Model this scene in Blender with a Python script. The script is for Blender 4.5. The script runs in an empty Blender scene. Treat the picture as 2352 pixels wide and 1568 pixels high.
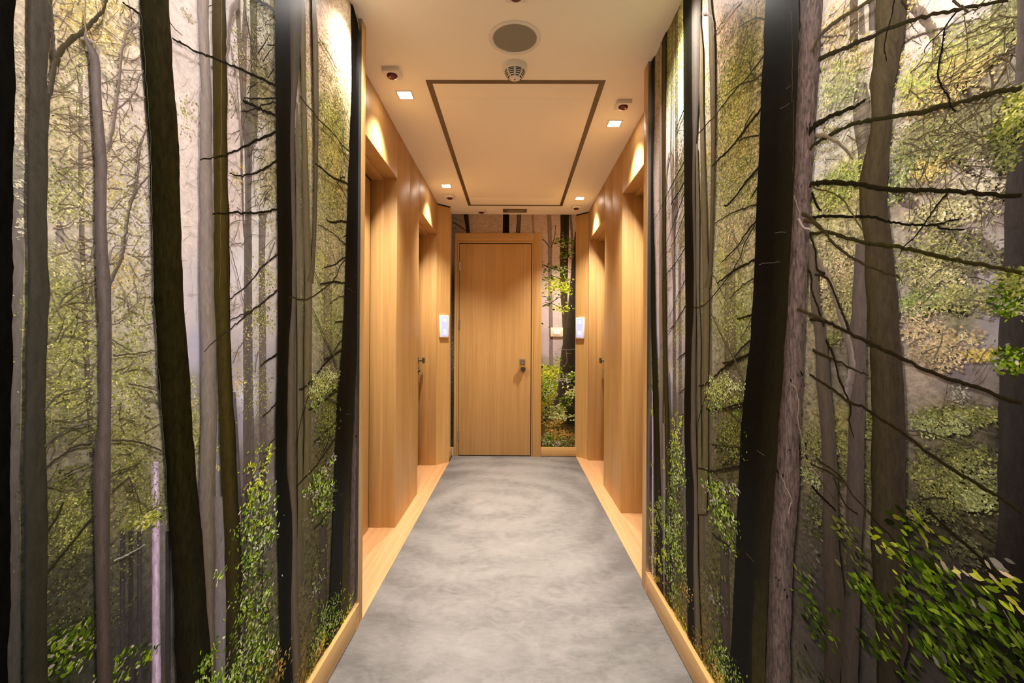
import bpy, bmesh, math, random
import numpy as np
from math import sin, cos, radians, pi
random.seed(7)
rng = np.random.default_rng(11)
scn = bpy.context.scene
COL = scn.collection

# ------------------------------------------------------------------ camera numbers
F = 1080.0; EYE = 1.166; HT = 2.5
YAW, PITCH, ROLL = radians(.37), radians(.21), radians(.33)
_fw = np.array([-sin(YAW)*cos(PITCH), cos(YAW)*cos(PITCH), sin(PITCH)])
_r0 = np.array([cos(YAW), sin(YAW), 0.]); _u0 = np.cross(_r0, _fw)
_rt = cos(ROLL)*_r0 + sin(ROLL)*_u0; _up = -sin(ROLL)*_r0 + cos(ROLL)*_u0
CAM = np.array([0., 0., EYE])
XL, XR, YB = -.655, .642, 4.866        # planes of the two mural walls and of the end wall
BSUM = 3.048                           # the same print hangs on both side walls: u = Y left, u = BSUM - Y right

def hit(px, py, axis, val):
    d = _fw*F + _rt*(px-1176.) + _up*(784.-py)
    t = (val-CAM[axis])/d[axis]
    return CAM + d*t
def PL(x, y):
    p = hit(x, y, 0, XL); return (p[1], p[2])
def PR(x, y):
    p = hit(x, y, 0, XR); return (BSUM-p[1], p[2])
def PB(x, y):
    p = hit(x, y, 1, YB); return (p[0], p[2])

# ------------------------------------------------------------------ colours and materials
def lin(c):
    c = np.asarray(c, float)/255.
    return np.where(c <= .04045, c/12.92, ((c+.055)/1.055)**2.4)
def rgba(c): return (*[float(v) for v in lin(c)], 1.)

class NT:
    def __init__(s, name):
        s.m = bpy.data.materials.new(name); s.m.use_nodes = True
        s.t = s.m.node_tree; s.n = s.t.nodes; s.l = s.t.links
        s.b = s.n['Principled BSDF']
    def add(s, typ, **kw):
        n = s.n.new(typ)
        for k, v in kw.items():
            if k in n.inputs.keys() if hasattr(n.inputs, 'keys') else False: n.inputs[k].default_value = v
            else: setattr(n, k, v)
        return n
    def link(s, a, b): s.l.new(a, b)

def simple(name, c, rough=.5, metal=0., emis=None, estr=0., spec=.5):
    n = NT(name); b = n.b
    noise = n.add('ShaderNodeTexNoise'); noise.inputs['Scale'].default_value = 40.; noise.inputs['Detail'].default_value = 3.
    mp = n.add('ShaderNodeMapRange'); mp.inputs[3].default_value = .95; mp.inputs[4].default_value = 1.05
    n.link(noise.outputs['Fac'], mp.inputs[0])
    mx = n.add('ShaderNodeMix', data_type='RGBA', blend_type='MULTIPLY'); mx.inputs[0].default_value = 1.
    mx.inputs[6].default_value = rgba(c)
    n.link(mp.outputs[0], mx.inputs[7]); n.link(mx.outputs[2], b.inputs['Base Color'])
    b.inputs['Roughness'].default_value = rough; b.inputs['Metallic'].default_value = metal
    b.inputs['Specular IOR Level'].default_value = spec
    if emis is not None:
        b.inputs['Emission Color'].default_value = rgba(emis); b.inputs['Emission Strength'].default_value = estr
    return n.m

def wood(name, axis, base=(191, 151, 95), dark=(175, 134, 78), rough=.46):
    n = NT(name)
    geo = n.add('ShaderNodeNewGeometry'); oi = n.add('ShaderNodeObjectInfo')
    mul = n.add('ShaderNodeVectorMath', operation='MULTIPLY')
    s = [70., 70., 70.]; s[axis] = 1.6
    mul.inputs[1].default_value = s
    n.link(geo.outputs['Position'], mul.inputs[0])
    off = n.add('ShaderNodeMath', operation='MULTIPLY'); off.inputs[1].default_value = 37.
    n.link(oi.outputs['Random'], off.inputs[0])
    addv = n.add('ShaderNodeVectorMath', operation='ADD')
    n.link(mul.outputs[0], addv.inputs[0]); n.link(off.outputs[0], addv.inputs[1])
    n1 = n.add('ShaderNodeTexNoise'); n1.inputs['Scale'].default_value = 1.; n1.inputs['Detail'].default_value = 4.; n1.inputs['Distortion'].default_value = .3
    n.link(addv.outputs[0], n1.inputs['Vector'])
    m2 = n.add('ShaderNodeVectorMath', operation='MULTIPLY'); s2 = [14., 14., 14.]; s2[axis] = .35
    m2.inputs[1].default_value = s2; n.link(geo.outputs['Position'], m2.inputs[0])
    a2 = n.add('ShaderNodeVectorMath', operation='ADD'); n.link(m2.outputs[0], a2.inputs[0]); n.link(off.outputs[0], a2.inputs[1])
    n2 = n.add('ShaderNodeTexNoise'); n2.inputs['Scale'].default_value = 1.; n2.inputs['Detail'].default_value = 2.
    n.link(a2.outputs[0], n2.inputs['Vector'])
    av = n.add('ShaderNodeMath', operation='MULTIPLY_ADD'); av.inputs[1].default_value = .66
    n.link(n1.outputs['Fac'], av.inputs[0])
    av2 = n.add('ShaderNodeMath', operation='MULTIPLY'); av2.inputs[1].default_value = .34
    n.link(n2.outputs['Fac'], av2.inputs[0]); n.link(av2.outputs[0], av.inputs[2])
    cr = n.add('ShaderNodeValToRGB')
    cr.color_ramp.elements[0].position = .36; cr.color_ramp.elements[0].color = rgba(dark)
    cr.color_ramp.elements[1].position = .62; cr.color_ramp.elements[1].color = rgba(base)
    n.link(av.outputs[0], cr.inputs[0]); n.link(cr.outputs[0], n.b.inputs['Base Color'])
    n.b.inputs['Roughness'].default_value = rough
    bp = n.add('ShaderNodeBump'); bp.inputs['Strength'].default_value = .05; bp.inputs['Distance'].default_value = .001
    n.link(n1.outputs['Fac'], bp.inputs['Height']); n.link(bp.outputs[0], n.b.inputs['Normal'])
    return n.m

def concrete():
    n = NT('polished_concrete')
    geo = n.add('ShaderNodeNewGeometry')
    def noise(vec, detail, rough, dist):
        v = n.add('ShaderNodeVectorMath', operation='MULTIPLY'); v.inputs[1].default_value = vec
        n.link(geo.outputs['Position'], v.inputs[0])
        t = n.add('ShaderNodeTexNoise'); t.inputs['Scale'].default_value = 1.; t.inputs['Detail'].default_value = detail
        t.inputs['Roughness'].default_value = rough; t.inputs['Distortion'].default_value = dist
        n.link(v.outputs[0], t.inputs['Vector']); return t.outputs['Fac']
    broad = noise((1.5, 1.1, 1.), 5., .55, .4); mid = noise((7., 8., 1.), 9., .7, 1.9); fine = noise((22., 50., 1.), 4., .65, .8)
    def lerp(x, y, f):
        m = n.add('ShaderNodeMix', data_type='FLOAT'); m.inputs[0].default_value = f
        n.link(x, m.inputs[2]); n.link(y, m.inputs[3]); return m.outputs[0]
    mix = lerp(lerp(broad, mid, .5), fine, .2)
    # long curved trowel sweeps
    wv = n.add('ShaderNodeTexWave', wave_type='RINGS', rings_direction='Z'); wv.inputs['Scale'].default_value = 1.1; wv.inputs['Distortion'].default_value = 5.; wv.inputs['Detail'].default_value = 4.; wv.inputs['Detail Scale'].default_value = 1.6
    ov = n.add('ShaderNodeVectorMath', operation='ADD'); ov.inputs[1].default_value = (.15, -3.4, 0.)
    n.link(geo.outputs['Position'], ov.inputs[0]); n.link(ov.outputs[0], wv.inputs['Vector'])
    mix = lerp(mix, wv.outputs['Fac'], .07)
    # colour gets darker towards the side walls, mottled by the mid noise
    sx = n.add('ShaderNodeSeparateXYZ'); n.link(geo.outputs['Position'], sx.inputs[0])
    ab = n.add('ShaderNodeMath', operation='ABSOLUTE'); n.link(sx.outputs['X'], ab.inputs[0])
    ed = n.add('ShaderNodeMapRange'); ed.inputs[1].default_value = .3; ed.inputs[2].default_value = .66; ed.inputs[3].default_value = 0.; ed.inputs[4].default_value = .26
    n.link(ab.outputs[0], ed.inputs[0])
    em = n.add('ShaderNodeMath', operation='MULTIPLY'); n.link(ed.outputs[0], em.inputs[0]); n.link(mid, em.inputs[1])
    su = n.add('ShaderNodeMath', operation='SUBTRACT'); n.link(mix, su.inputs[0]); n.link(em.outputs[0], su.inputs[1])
    cr = n.add('ShaderNodeValToRGB'); e = cr.color_ramp.elements
    e[0].position = .34; e[0].color = rgba((84, 81, 79)); e[1].position = .66; e[1].color = rgba((134, 129, 126))
    x = cr.color_ramp.elements.new(.5); x.color = rgba((117, 113, 110))
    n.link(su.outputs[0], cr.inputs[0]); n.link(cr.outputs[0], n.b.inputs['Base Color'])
    rr = n.add('ShaderNodeMapRange'); rr.inputs[3].default_value = .38; rr.inputs[4].default_value = .62
    n.link(mid, rr.inputs[0]); n.link(rr.outputs[0], n.b.inputs['Roughness'])
    bp = n.add('ShaderNodeBump'); bp.inputs['Strength'].default_value = .06; bp.inputs['Distance'].default_value = .003
    n.link(mid, bp.inputs['Height']); n.link(bp.outputs[0], n.b.inputs['Normal'])
    return n.m

def plaster(name, c, rough=.8):
    n = NT(name)
    nz = n.add('ShaderNodeTexNoise'); nz.inputs['Scale'].default_value = 300.; nz.inputs['Detail'].default_value = 2.
    geo = n.add('ShaderNodeNewGeometry'); n.link(geo.outputs['Position'], nz.inputs['Vector'])
    n.b.inputs['Base Color'].default_value = rgba(c); n.b.inputs['Roughness'].default_value = rough
    bp = n.add('ShaderNodeBump'); bp.inputs['Strength'].default_value = .04; bp.inputs['Distance'].default_value = .0006
    n.link(nz.outputs['Fac'], bp.inputs['Height']); n.link(bp.outputs[0], n.b.inputs['Normal'])
    return n.m

GAIN = .96
def print_material():
    n = NT('printed_wallpaper')
    col = n.add('ShaderNodeVertexColor'); col.layer_name = 'Col'
    tex = n.add('ShaderNodeAttribute', attribute_name='Tex')
    geo = n.add('ShaderNodeNewGeometry')
    # bark / foliage grain of the photograph that is printed
    v = n.add('ShaderNodeVectorMath', operation='MULTIPLY'); v.inputs[1].default_value = (130., 130., 42.)
    n.link(geo.outputs['Position'], v.inputs[0])
    a = n.add('ShaderNodeTexNoise'); a.inputs['Scale'].default_value = 1.; a.inputs['Detail'].default_value = 5.; a.inputs['Roughness'].default_value = .65; a.inputs['Distortion'].default_value = .6
    n.link(v.outputs[0], a.inputs['Vector'])
    mr = n.add('ShaderNodeMapRange'); mr.inputs[1].default_value = .3; mr.inputs[2].default_value = .7; mr.inputs[3].default_value = -.62; mr.inputs[4].default_value = .62
    n.link(a.outputs['Fac'], mr.inputs[0])
    pos = n.add('ShaderNodeMath', operation='MAXIMUM'); pos.inputs[1].default_value = 0.; n.link(tex.outputs['Fac'], pos.inputs[0])
    ng = n.add('ShaderNodeMath', operation='MULTIPLY'); ng.inputs[1].default_value = -1.; n.link(tex.outputs['Fac'], ng.inputs[0])
    neg = n.add('ShaderNodeMath', operation='MAXIMUM'); neg.inputs[1].default_value = 0.; n.link(ng.outputs[0], neg.inputs[0])
    fo = n.add('ShaderNodeTexNoise'); fo.inputs['Scale'].default_value = 1.; fo.inputs['Detail'].default_value = 6.; fo.inputs['Roughness'].default_value = .68; fo.inputs['Distortion'].default_value = .8
    fv = n.add('ShaderNodeVectorMath', operation='MULTIPLY'); fv.inputs[1].default_value = (62., 62., 105.)
    n.link(geo.outputs['Position'], fv.inputs[0]); n.link(fv.outputs[0], fo.inputs['Vector'])
    fr = n.add('ShaderNodeMapRange'); fr.inputs[1].default_value = .36; fr.inputs[2].default_value = .66; fr.inputs[3].default_value = -1.05; fr.inputs[4].default_value = 1.1
    n.link(fo.outputs['Fac'], fr.inputs[0])
    m0 = n.add('ShaderNodeMath', operation='MULTIPLY_ADD'); m0.inputs[2].default_value = 1.
    n.link(fr.outputs[0], m0.inputs[0]); n.link(neg.outputs[0], m0.inputs[1])
    m = n.add('ShaderNodeMath', operation='MULTIPLY_ADD')
    n.link(mr.outputs[0], m.inputs[0]); n.link(pos.outputs[0], m.inputs[1]); n.link(m0.outputs[0], m.inputs[2])
    # fine speckle of the embossed vinyl
    sp = n.add('ShaderNodeTexNoise'); sp.inputs['Scale'].default_value = 420.; sp.inputs['Detail'].default_value = 1.
    n.link(geo.outputs['Position'], sp.inputs['Vector'])
    mx = n.add('ShaderNodeVectorMath', operation='SCALE')
    n.link(col.outputs['Color'], mx.inputs[0]); n.link(m.outputs[0], mx.inputs['Scale'])
    n.link(mx.outputs[0], n.b.inputs['Base Color'])
    n.b.inputs['Roughness'].default_value = .38; n.b.inputs['Specular IOR Level'].default_value = .012
    bp = n.add('ShaderNodeBump'); bp.inputs['Strength'].default_value = .25; bp.inputs['Distance'].default_value = .0008
    n.link(sp.outputs['Fac'], bp.inputs['Height']); n.link(bp.outputs[0], n.b.inputs['Normal'])
    return n.m

M = dict(
    wood=wood('oak_veneer_upright', 2), woody=wood('oak_veneer_lengthwise', 1), woodx=wood('oak_veneer_across', 0),
    plank=wood('oak_threshold_board', 1, (186, 142, 98), (172, 126, 82), .5),
    concrete=concrete(), ceil=plaster('ceiling_paint', (246, 238, 222)), wallp=plaster('wall_paint', (196, 184, 170)),
    print=print_material(),
    black=simple('shadow_gap_black', (14, 11, 9), .7), bronze=simple('bronze_anodised_frame', (108, 90, 66), .45, .3),
    white=simple('white_plastic', (226, 220, 210), .4), grille=simple('grey_speaker_cloth', (138, 134, 122), .8),
    slot=simple('detector_slot_dark', (10, 8, 8), .8), red=simple('red_indicator_lens', (96, 12, 9), .25),
    steel=simple('brushed_steel', (176, 172, 168), .3, 1.), steeld=simple('dark_nickel', (112, 104, 96), .35, 1.),
    lamp=simple('downlight_diffuser', (255, 250, 240), .5, 0, (255, 238, 214), 22.),
    screen=simple('blue_touch_screen', (120, 126, 190), .2, 0, (178, 180, 250), .52),
    icon=simple('lit_icon', (220, 235, 255), .3, 0, (225, 240, 255), 1.),
    cream=simple('cream_switch', (226, 208, 178), .4), smoke=simple('smoked_glass_panel', (150, 128, 98), .2),
    frit=simple('white_glass', (240, 238, 240), .25),
)

# ------------------------------------------------------------------ mesh helpers
def box(bm, x0, x1, y0, y1, z0, z1, bev=0.):
    r = bmesh.ops.create_cube(bm, size=1.)
    vs = r['verts']
    for v in vs:
        v.co.x = x0 + (v.co.x+.5)*(x1-x0); v.co.y = y0 + (v.co.y+.5)*(y1-y0); v.co.z = z0 + (v.co.z+.5)*(z1-z0)
    if bev > 0:
        es = list({e for v in vs for e in v.link_edges})
        bmesh.ops.bevel(bm, geom=es, offset=bev, segments=2, affect='EDGES', profile=.5)
def prism(bm, pts, z0, z1):
    lo = [bm.verts.new((x, y, z0)) for x, y in pts]; hi = [bm.verts.new((x, y, z1)) for x, y in pts]
    n = len(pts)
    for i in range(n): bm.faces.new((lo[i], lo[(i+1) % n], hi[(i+1) % n], hi[i]))
    bm.faces.new(hi); bm.faces.new(lo[::-1])
def lathe(bm, prof, seg=48, c=(0, 0, 0), axis='z'):
    """prof: list of (radius, height)"""
    def P(r, h, a):
        p = (r*cos(a), r*sin(a), h)
        if axis == 'x': p = (h, r*cos(a), r*sin(a))
        if axis == 'y': p = (r*cos(a), h, r*sin(a))
        return (p[0]+c[0], p[1]+c[1], p[2]+c[2])
    rings = []
    for r, h in prof:
        if r < 1e-6: rings.append([bm.verts.new(P(0, h, 0))])
        else: rings.append([bm.verts.new(P(r, h, 2*pi*i/seg)) for i in range(seg)])
    for a, b in zip(rings, rings[1:]):
        for i in range(seg):
            j = (i+1) % seg
            if len(a) == 1 and len(b) > 1: bm.faces.new((a[0], b[i], b[j]))
            elif len(b) == 1 and len(a) > 1: bm.faces.new((a[i], a[j], b[0]))
            elif len(a) > 1: bm.faces.new((a[i], a[j], b[j], b[i]))
def ring(bm, ax, ay, bx, by, z0, z1):
    o = [(-ax, -ay), (ax, -ay), (ax, ay), (-ax, ay)]; i = [(-bx, -by), (bx, -by), (bx, by), (-bx, by)]
    V = [[bm.verts.new((x, y, z)) for x, y in L] for L, z in ((o, z0), (i, z0), (i, z1), (o, z1))]
    for a in range(4):
        A, B = V[a], V[(a+1) % 4]
        for k in range(4): bm.faces.new((A[k], A[(k+1) % 4], B[(k+1) % 4], B[k]))
def obj(name, bm, mat, parent=None, smooth=False, loc=None):
    bmesh.ops.recalc_face_normals(bm, faces=bm.faces[:])
    me = bpy.data.meshes.new(name); bm.to_mesh(me); bm.free()
    me.materials.append(M[mat] if isinstance(mat, str) else mat)
    if smooth:
        for p in me.polygons: p.use_smooth = True
        try: me.set_sharp_from_angle(angle=radians(35))
        except Exception: pass
    o = bpy.data.objects.new(name, me); COL.objects.link(o)
    if parent is not None: o.parent = parent
    if loc is not None: o.location = loc
    return o
def boxes(name, mat, lst, parent=None, bev=0., loc=None):
    bm = bmesh.new()
    for b in lst: box(bm, *b, bev)
    return obj(name, bm, mat, parent, bev > 0, loc)
def tag(o, label, cat, group=None, kind=None):
    o['label'] = label; o['category'] = cat
    if group: o['group'] = group
    if kind: o['kind'] = kind
    return o
def empty(name, loc, label, cat, group=None, kind=None, rotz=0.):
    o = bpy.data.objects.new(name, None); COL.objects.link(o); o.location = loc; o.rotation_euler = (0, 0, rotz)
    o.empty_display_size = .05
    return tag(o, label, cat, group, kind)

# ------------------------------------------------------------------ the setting
WL, WR = -.748, .735                        # faces of the oak panelling
HEAD = 2.20                                 # underside of the oak heads
Y0 = -2.2
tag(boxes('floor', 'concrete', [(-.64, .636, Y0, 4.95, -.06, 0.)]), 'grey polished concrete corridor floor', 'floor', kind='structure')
tag(boxes('ceiling', 'ceil', [(-1.02, 1.02, Y0, 4.98, HT, HT+.06)]), 'smooth cream painted corridor ceiling', 'ceiling', kind='structure')
tag(boxes('wall_left', 'wallp', [(-.76, XL-.001, Y0, 1.95, 0, HT)]), 'left corridor wall behind the forest mural', 'wall', kind='structure')
tag(boxes('wall_right', 'wallp', [(XR+.001, .76, Y0, 2.215, 0, HT)]), 'right corridor wall behind the forest mural', 'wall', kind='structure')
tag(boxes('wall_end', 'wallp', [(-1.02, 1.02, YB+.001, 4.98, 0, HT)]), 'end wall of the corridor behind the door', 'wall', kind='structure')
tag(boxes('wall_rear', 'wallp', [(-.76, .76, Y0-.06, Y0, 0, HT)]), 'plain wall closing the corridor behind the viewpoint', 'wall', kind='structure')
tag(boxes('wall_return', 'wallp', [(-.76, -.664, 4.594, YB, 0, HT)]), 'short return wall beside the end door', 'wall', kind='structure')

def thr(name, pts, label):
    bm = bmesh.new(); prism(bm, pts, -.04, .0015); return tag(obj(name, bm, 'plank'), label, 'floor', kind='structure')
thr('floor_left', [(-.96, 1.95), (-.638, 1.95), (-.638, 4.60), (-.76, 4.485), (-.96, 4.485)], 'pale oak boards along the left doorways')
thr('floor_right', [(.634, 2.215), (.96, 2.215), (.96, 4.745), (.745, 4.745), (.634, 4.86)], 'pale oak boards along the right doorways')

# skirtings
SK = .095
def skirt(name, b, label):
    x0, x1, y0, y1, z0, z1 = b
    bm = bmesh.new(); box(bm, x0, x1, y0, y1, .004, z1, .0015)
    sk = tag(obj(name, bm, 'woody' if name != 'baseboard_end' else 'woodx', None, True), label, 'skirting', kind='structure')
    i = .003
    boxes('shadow_gap', 'black', [(x0+i*(x0 > 0), x1-i*(x1 < 0), y0+i, y1, 0, .0045)], sk)
    return sk
skirt('baseboard_left', (XL, -.635, Y0, 1.9, 0, SK), 'oak skirting board under the left forest mural')
skirt('baseboard_right', (.6205, XR, Y0, 2.205, 0, SK), 'oak skirting board under the right forest mural')
skirt('baseboard_end', (.2725, .64, 4.848, YB, 0, SK+.001), 'short oak skirting board right of the end door')
skirt('baseboard_return', (-.664, -.646, 4.6, 4.845, 0, SK), 'short oak skirting board left of the end door')

# end posts of the mural walls
tag(boxes('trim_1', 'wood', [(-.76, -.6385, 1.935, 1.985, 0, HT)], bev=.001), 'upright oak edge post where the left mural ends', 'trim', kind='structure')
boxes('trim_edge', 'steel', [(-.654, -.6395, 1.929, 1.9349, SK, HT)], bpy.data.objects['trim_1'])
tag(boxes('trim_2', 'wood', [(.6215, .76, 2.225, 2.29, 0, HT)], bev=.001), 'upright oak edge post where the right mural ends', 'trim', kind='structure')
boxes('trim_edge', 'steel', [(.6225, .641, 2.219, 2.2249, SK, HT)], bpy.data.objects['trim_2'])
boxes('skirting_end', 'woody', [(-.655, -.635, 1.9, 1.9349, 0, SK)], bpy.data.objects['trim_1'])
boxes('skirting_end', 'woody', [(.6205, .642, 2.205, 2.2249, 0, SK)], bpy.data.objects['trim_2'])

# oak panelling: heads over the doorways and piers between them
def panel(name, lst, label, mat='wood'):
    if len(lst) == 1: return tag(boxes(name, mat, lst, bev=.0008), label, 'wall panel', kind='structure')
    b = lst[0]; r = empty(name, ((b[0]+b[1])/2, (b[2]+b[3])/2, 0), label, 'wall panel', kind='structure')
    for b in lst: boxes('board', mat, [b], r, .0008, (-r.location.x, -r.location.y, 0))
    return r
BL, BR = -.955, .955
LO1 = (1.985, 2.957); LP = (2.957, 3.622); LO2 = (3.622, 4.468)
RO1 = (2.29, 3.243); RP = (3.243, 3.878); RO2 = (3.878, 4.70)
G = .0016
panel('wall_panel_left_near_head', [(BL, WL, LO1[0], LO1[1], HEAD, HT)], 'oak panel above the nearer left doorway')
panel('wall_panel_left_far_head', [(BL, WL, LO2[0]+.01, LO2[1], HEAD, HT)], 'oak panel above the farther left doorway')
panel('wall_panel_right_near_head', [(WR, BR, RO1[0], RO1[1], HEAD, HT)], 'oak panel above the nearer right doorway')
panel('wall_panel_right_far_head', [(WR, BR, RO2[0]+.01, RO2[1], HEAD, HT)], 'oak panel above the farther right doorway')
panel('wall_panel_left_pier', [(BL, WL, LP[0]+.0004, 3.317-G, 0, HT), (BL, WL, 3.317+G, LP[1], 0, HT), (BL, WL, LO2[0], LO2[0]+.01-G, HEAD, HT)], 'oak pier of two boards between the left doorways')
panel('wall_panel_right_pier', [(WR, BR, RP[0]+.0004, 3.579-G, 0, HT), (WR, BR, 3.579+G, RP[1], 0, HT), (WR, BR, RO2[0], RO2[0]+.01-G, HEAD, HT)], 'oak pier of two boards between the right doorways')
panel('wall_panel_left_reveal', [(BL, WL, LO2[1], 4.49, 0, HT)], 'oak far reveal of the farther left doorway')
panel('wall_panel_right_reveal', [(WR, BR, RO2[1], 4.745, 0, HT)], 'oak far reveal of the farther right doorway')
def angled(name, a, b, back, label):
    bm = bmesh.new(); prism(bm, [a, b, back], 0, HT-.016)
    o = tag(obj(name, bm, 'wood'), label, 'wall panel', kind='structure')
    bm = bmesh.new()
    k = lambda p: (p[0] + (.004 if p[0] < 0 else -.004)*-1, p[1] + .004)
    prism(bm, [k(a), k(b), back], HT-.016, HT); obj('shadow_gap', bm, 'black', o)
    return o
angled('wall_panel_left_angled', (-.748, 4.485), (-.638, 4.590), (-.748, 4.60), 'angled oak panel carrying the left touch panel')
angled('wall_panel_right_angled', (.735, 4.745), (.622, 4.862), (.735, 4.862), 'angled oak panel carrying the right touch panel')

# doorways: frames, leaves and handles
def side_door(n, s, y0, y1, face, label, hand_far=True):
    """s = -1 left wall, +1 right wall; face = panelling plane"""
    X = lambda d: face + s*d
    def bx(d0, d1, a, b, z0, z1):
        x0, x1 = sorted((X(d0), X(d1))); return (x0, x1, a, b, z0, z1)
    r = empty('door_%d' % n, (face + s*.17, (y0+y1)/2, 0), label, 'door', kind='structure')
    L = (-r.location.x, -r.location.y, 0)
    for q in (bx(.083, .165, y1-.004, y1+.0002, 0, HEAD), bx(.083, .165, y0-.0002, y0+.004, 0, HEAD)): boxes('door_jamb', 'wood', [q], r, .0006, L)
    boxes('door_head', 'woody', [bx(.083, .165, y0+.004, y1-.004, HEAD-.012, HEAD+.0002)], r, .0006, L)
    boxes('shadow_gap', 'black', [bx(.168, .2, y0, y1, 0, HEAD)], r, 0, L)
    leaf = boxes('door_leaf', 'wood', [bx(.160, .198, y0+.010, y1-.030, .006, HEAD-.026)], r, .001, L)
    hy = y1-.075 if hand_far else y0+.075
    bm = bmesh.new(); zc = 1.0
    box(bm, *bx(.154, .160, hy-.027, hy+.027, zc-.027, zc+.027), .001)      # square rose
    lathe(bm, [(.0, 0), (.0095, 0), (.0095, .042), (0, .042)], 20, (X(.155) if s < 0 else X(.155)-.042, hy, zc), 'x')
    box(bm, *bx(.096, .115, hy-.026, hy+.026, zc-.026, zc+.026), .004)      # square knob
    obj('door_handle', bm, 'steeld', leaf, True)
    bm = bmesh.new(); zk = .905
    box(bm, *bx(.154, .160, hy-.027, hy+.027, zk-.027, zk+.027), .001)
    lathe(bm, [(.0, 0), (.012, 0), (.013, .016), (0, .016)], 20, (X(.155) if s < 0 else X(.155)-.016, hy, zk), 'x')
    obj('door_lock', bm, 'steeld', leaf, True)
    for o in list(leaf.children):
        o.location = (0, 0, 0)
    return r
side_door(1, -1, *LO1, WL, 'oak door recessed in the nearer left doorway', False)
side_door(2, -1, *LO2, WL, 'oak door recessed in the farther left doorway')
side_door(3, 1, *RO1, WR, 'oak door recessed in the nearer right doorway', False)
side_door(4, 1, *RO2, WR, 'oak door recessed in the farther right doorway')

# end door
d = empty('door_5', (-.206, YB-.02, 0), 'closed oak door at the end of the corridor', 'door', kind='structure')
dl = (.206, -(YB-.02), 0)
YF = 4.846
for q in ((-.627, -.602, YF, YB, 0, 2.302), (.188, .2715, YF, YB, 0, 2.302)): boxes('door_casing', 'wood', [q], d, .001, dl)
boxes('door_head', 'woodx', [(-.6018, .1878, YF, YB, 2.220, 2.302)], d, .001, dl)
for q in ((-.6005, -.582, YF+.002, YB, 0, 2.2185), (.1705, .1865, YF+.002, YB, 0, 2.2185)): boxes('door_jamb', 'wood', [q], d, .0008, dl)
boxes('door_stop', 'woodx', [(-.582, .1705, YF+.002, YB, 2.199, 2.2185)], d, .0008, dl)
boxes('shadow_gap', 'black', [(-.582, .1705, YF+.012, YB, 0.0, 2.199)], d, 0, dl)
leaf = boxes('door_leaf', 'wood', [(-.577, .163, YF+.004, YB-.001, .012, 2.190)], d, .001, dl)
for z in (1.954, 1.36, .21):
    bm = bmesh.new()
    lathe(bm, [(0, -.048), (.0065, -.046), (.0065, .046), (0, .048)], 16, (-.5795, YF-.003, z))
    box(bm, -.5775, -.566, YF+.0015, YF+.0055, z-.045, z+.045)
    obj('hinge', bm, 'steel', leaf, True)
bm = bmesh.new()
box(bm, .052, .106, YF-.004, YF+.006, .955, 1.009, .002)
lathe(bm, [(0, 0), (.0105, 0), (.0105, .045), (0, .045)], 24, (.079, YF-.045, .982), 'y')
box(bm, .0545, .1035, YF-.064, YF-.044, .9575, 1.0065, .006)
obj('door_knob', bm, 'steel', leaf, True)
bm = bmesh.new()
lathe(bm, [(0, 0), (.026, 0), (.026, .007), (0, .007)], 32, (.085, YF-.003, .898), 'y')
lathe(bm, [(0, 0), (.016, 0), (.018, .006), (.018, .03), (0, .03)], 24, (.085, YF-.032, .898), 'y')
box(bm, .0815, .0885, YF-.05, YF-.03, .88, .916, .002)
obj('thumb_turn', bm, 'steeld', leaf, True)

# ------------------------------------------------------------------ ceiling fittings
def hatch():
    h = empty('ceiling_hatch', (-.005, 3.468, HT), 'large square service hatch with thin bronze frame in the ceiling', 'access hatch')
    hl = (.005, -3.468, -HT)
    x0, x1, y0, y1 = -.4615, .4515, 2.38, 4.555; w = .029
    o = [(x0, y0), (x1, y0), (x1, y1), (x0, y1)]; i = [(x0+w, y0+w), (x1-w, y0+w), (x1-w, y1-w), (x0+w, y1-w)]
    for k in range(4):
        j = (k+1) % 4
        bm = bmesh.new(); prism(bm, [o[k], o[j], i[j], i[k]], HT-.003, HT+.004); obj('frame_bar', bm, 'bronze', h, loc=hl)
    g = .0012; ys = [y0+w, 2.553, 4.3, y1-w]
    for a, b in zip(ys, ys[1:]): boxes('hatch_board', 'ceil', [(x0+w, x1-w, a+g*.3, b-g*.3, HT-.0022, HT+.004)], h, .0006, hl)
hatch()

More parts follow.
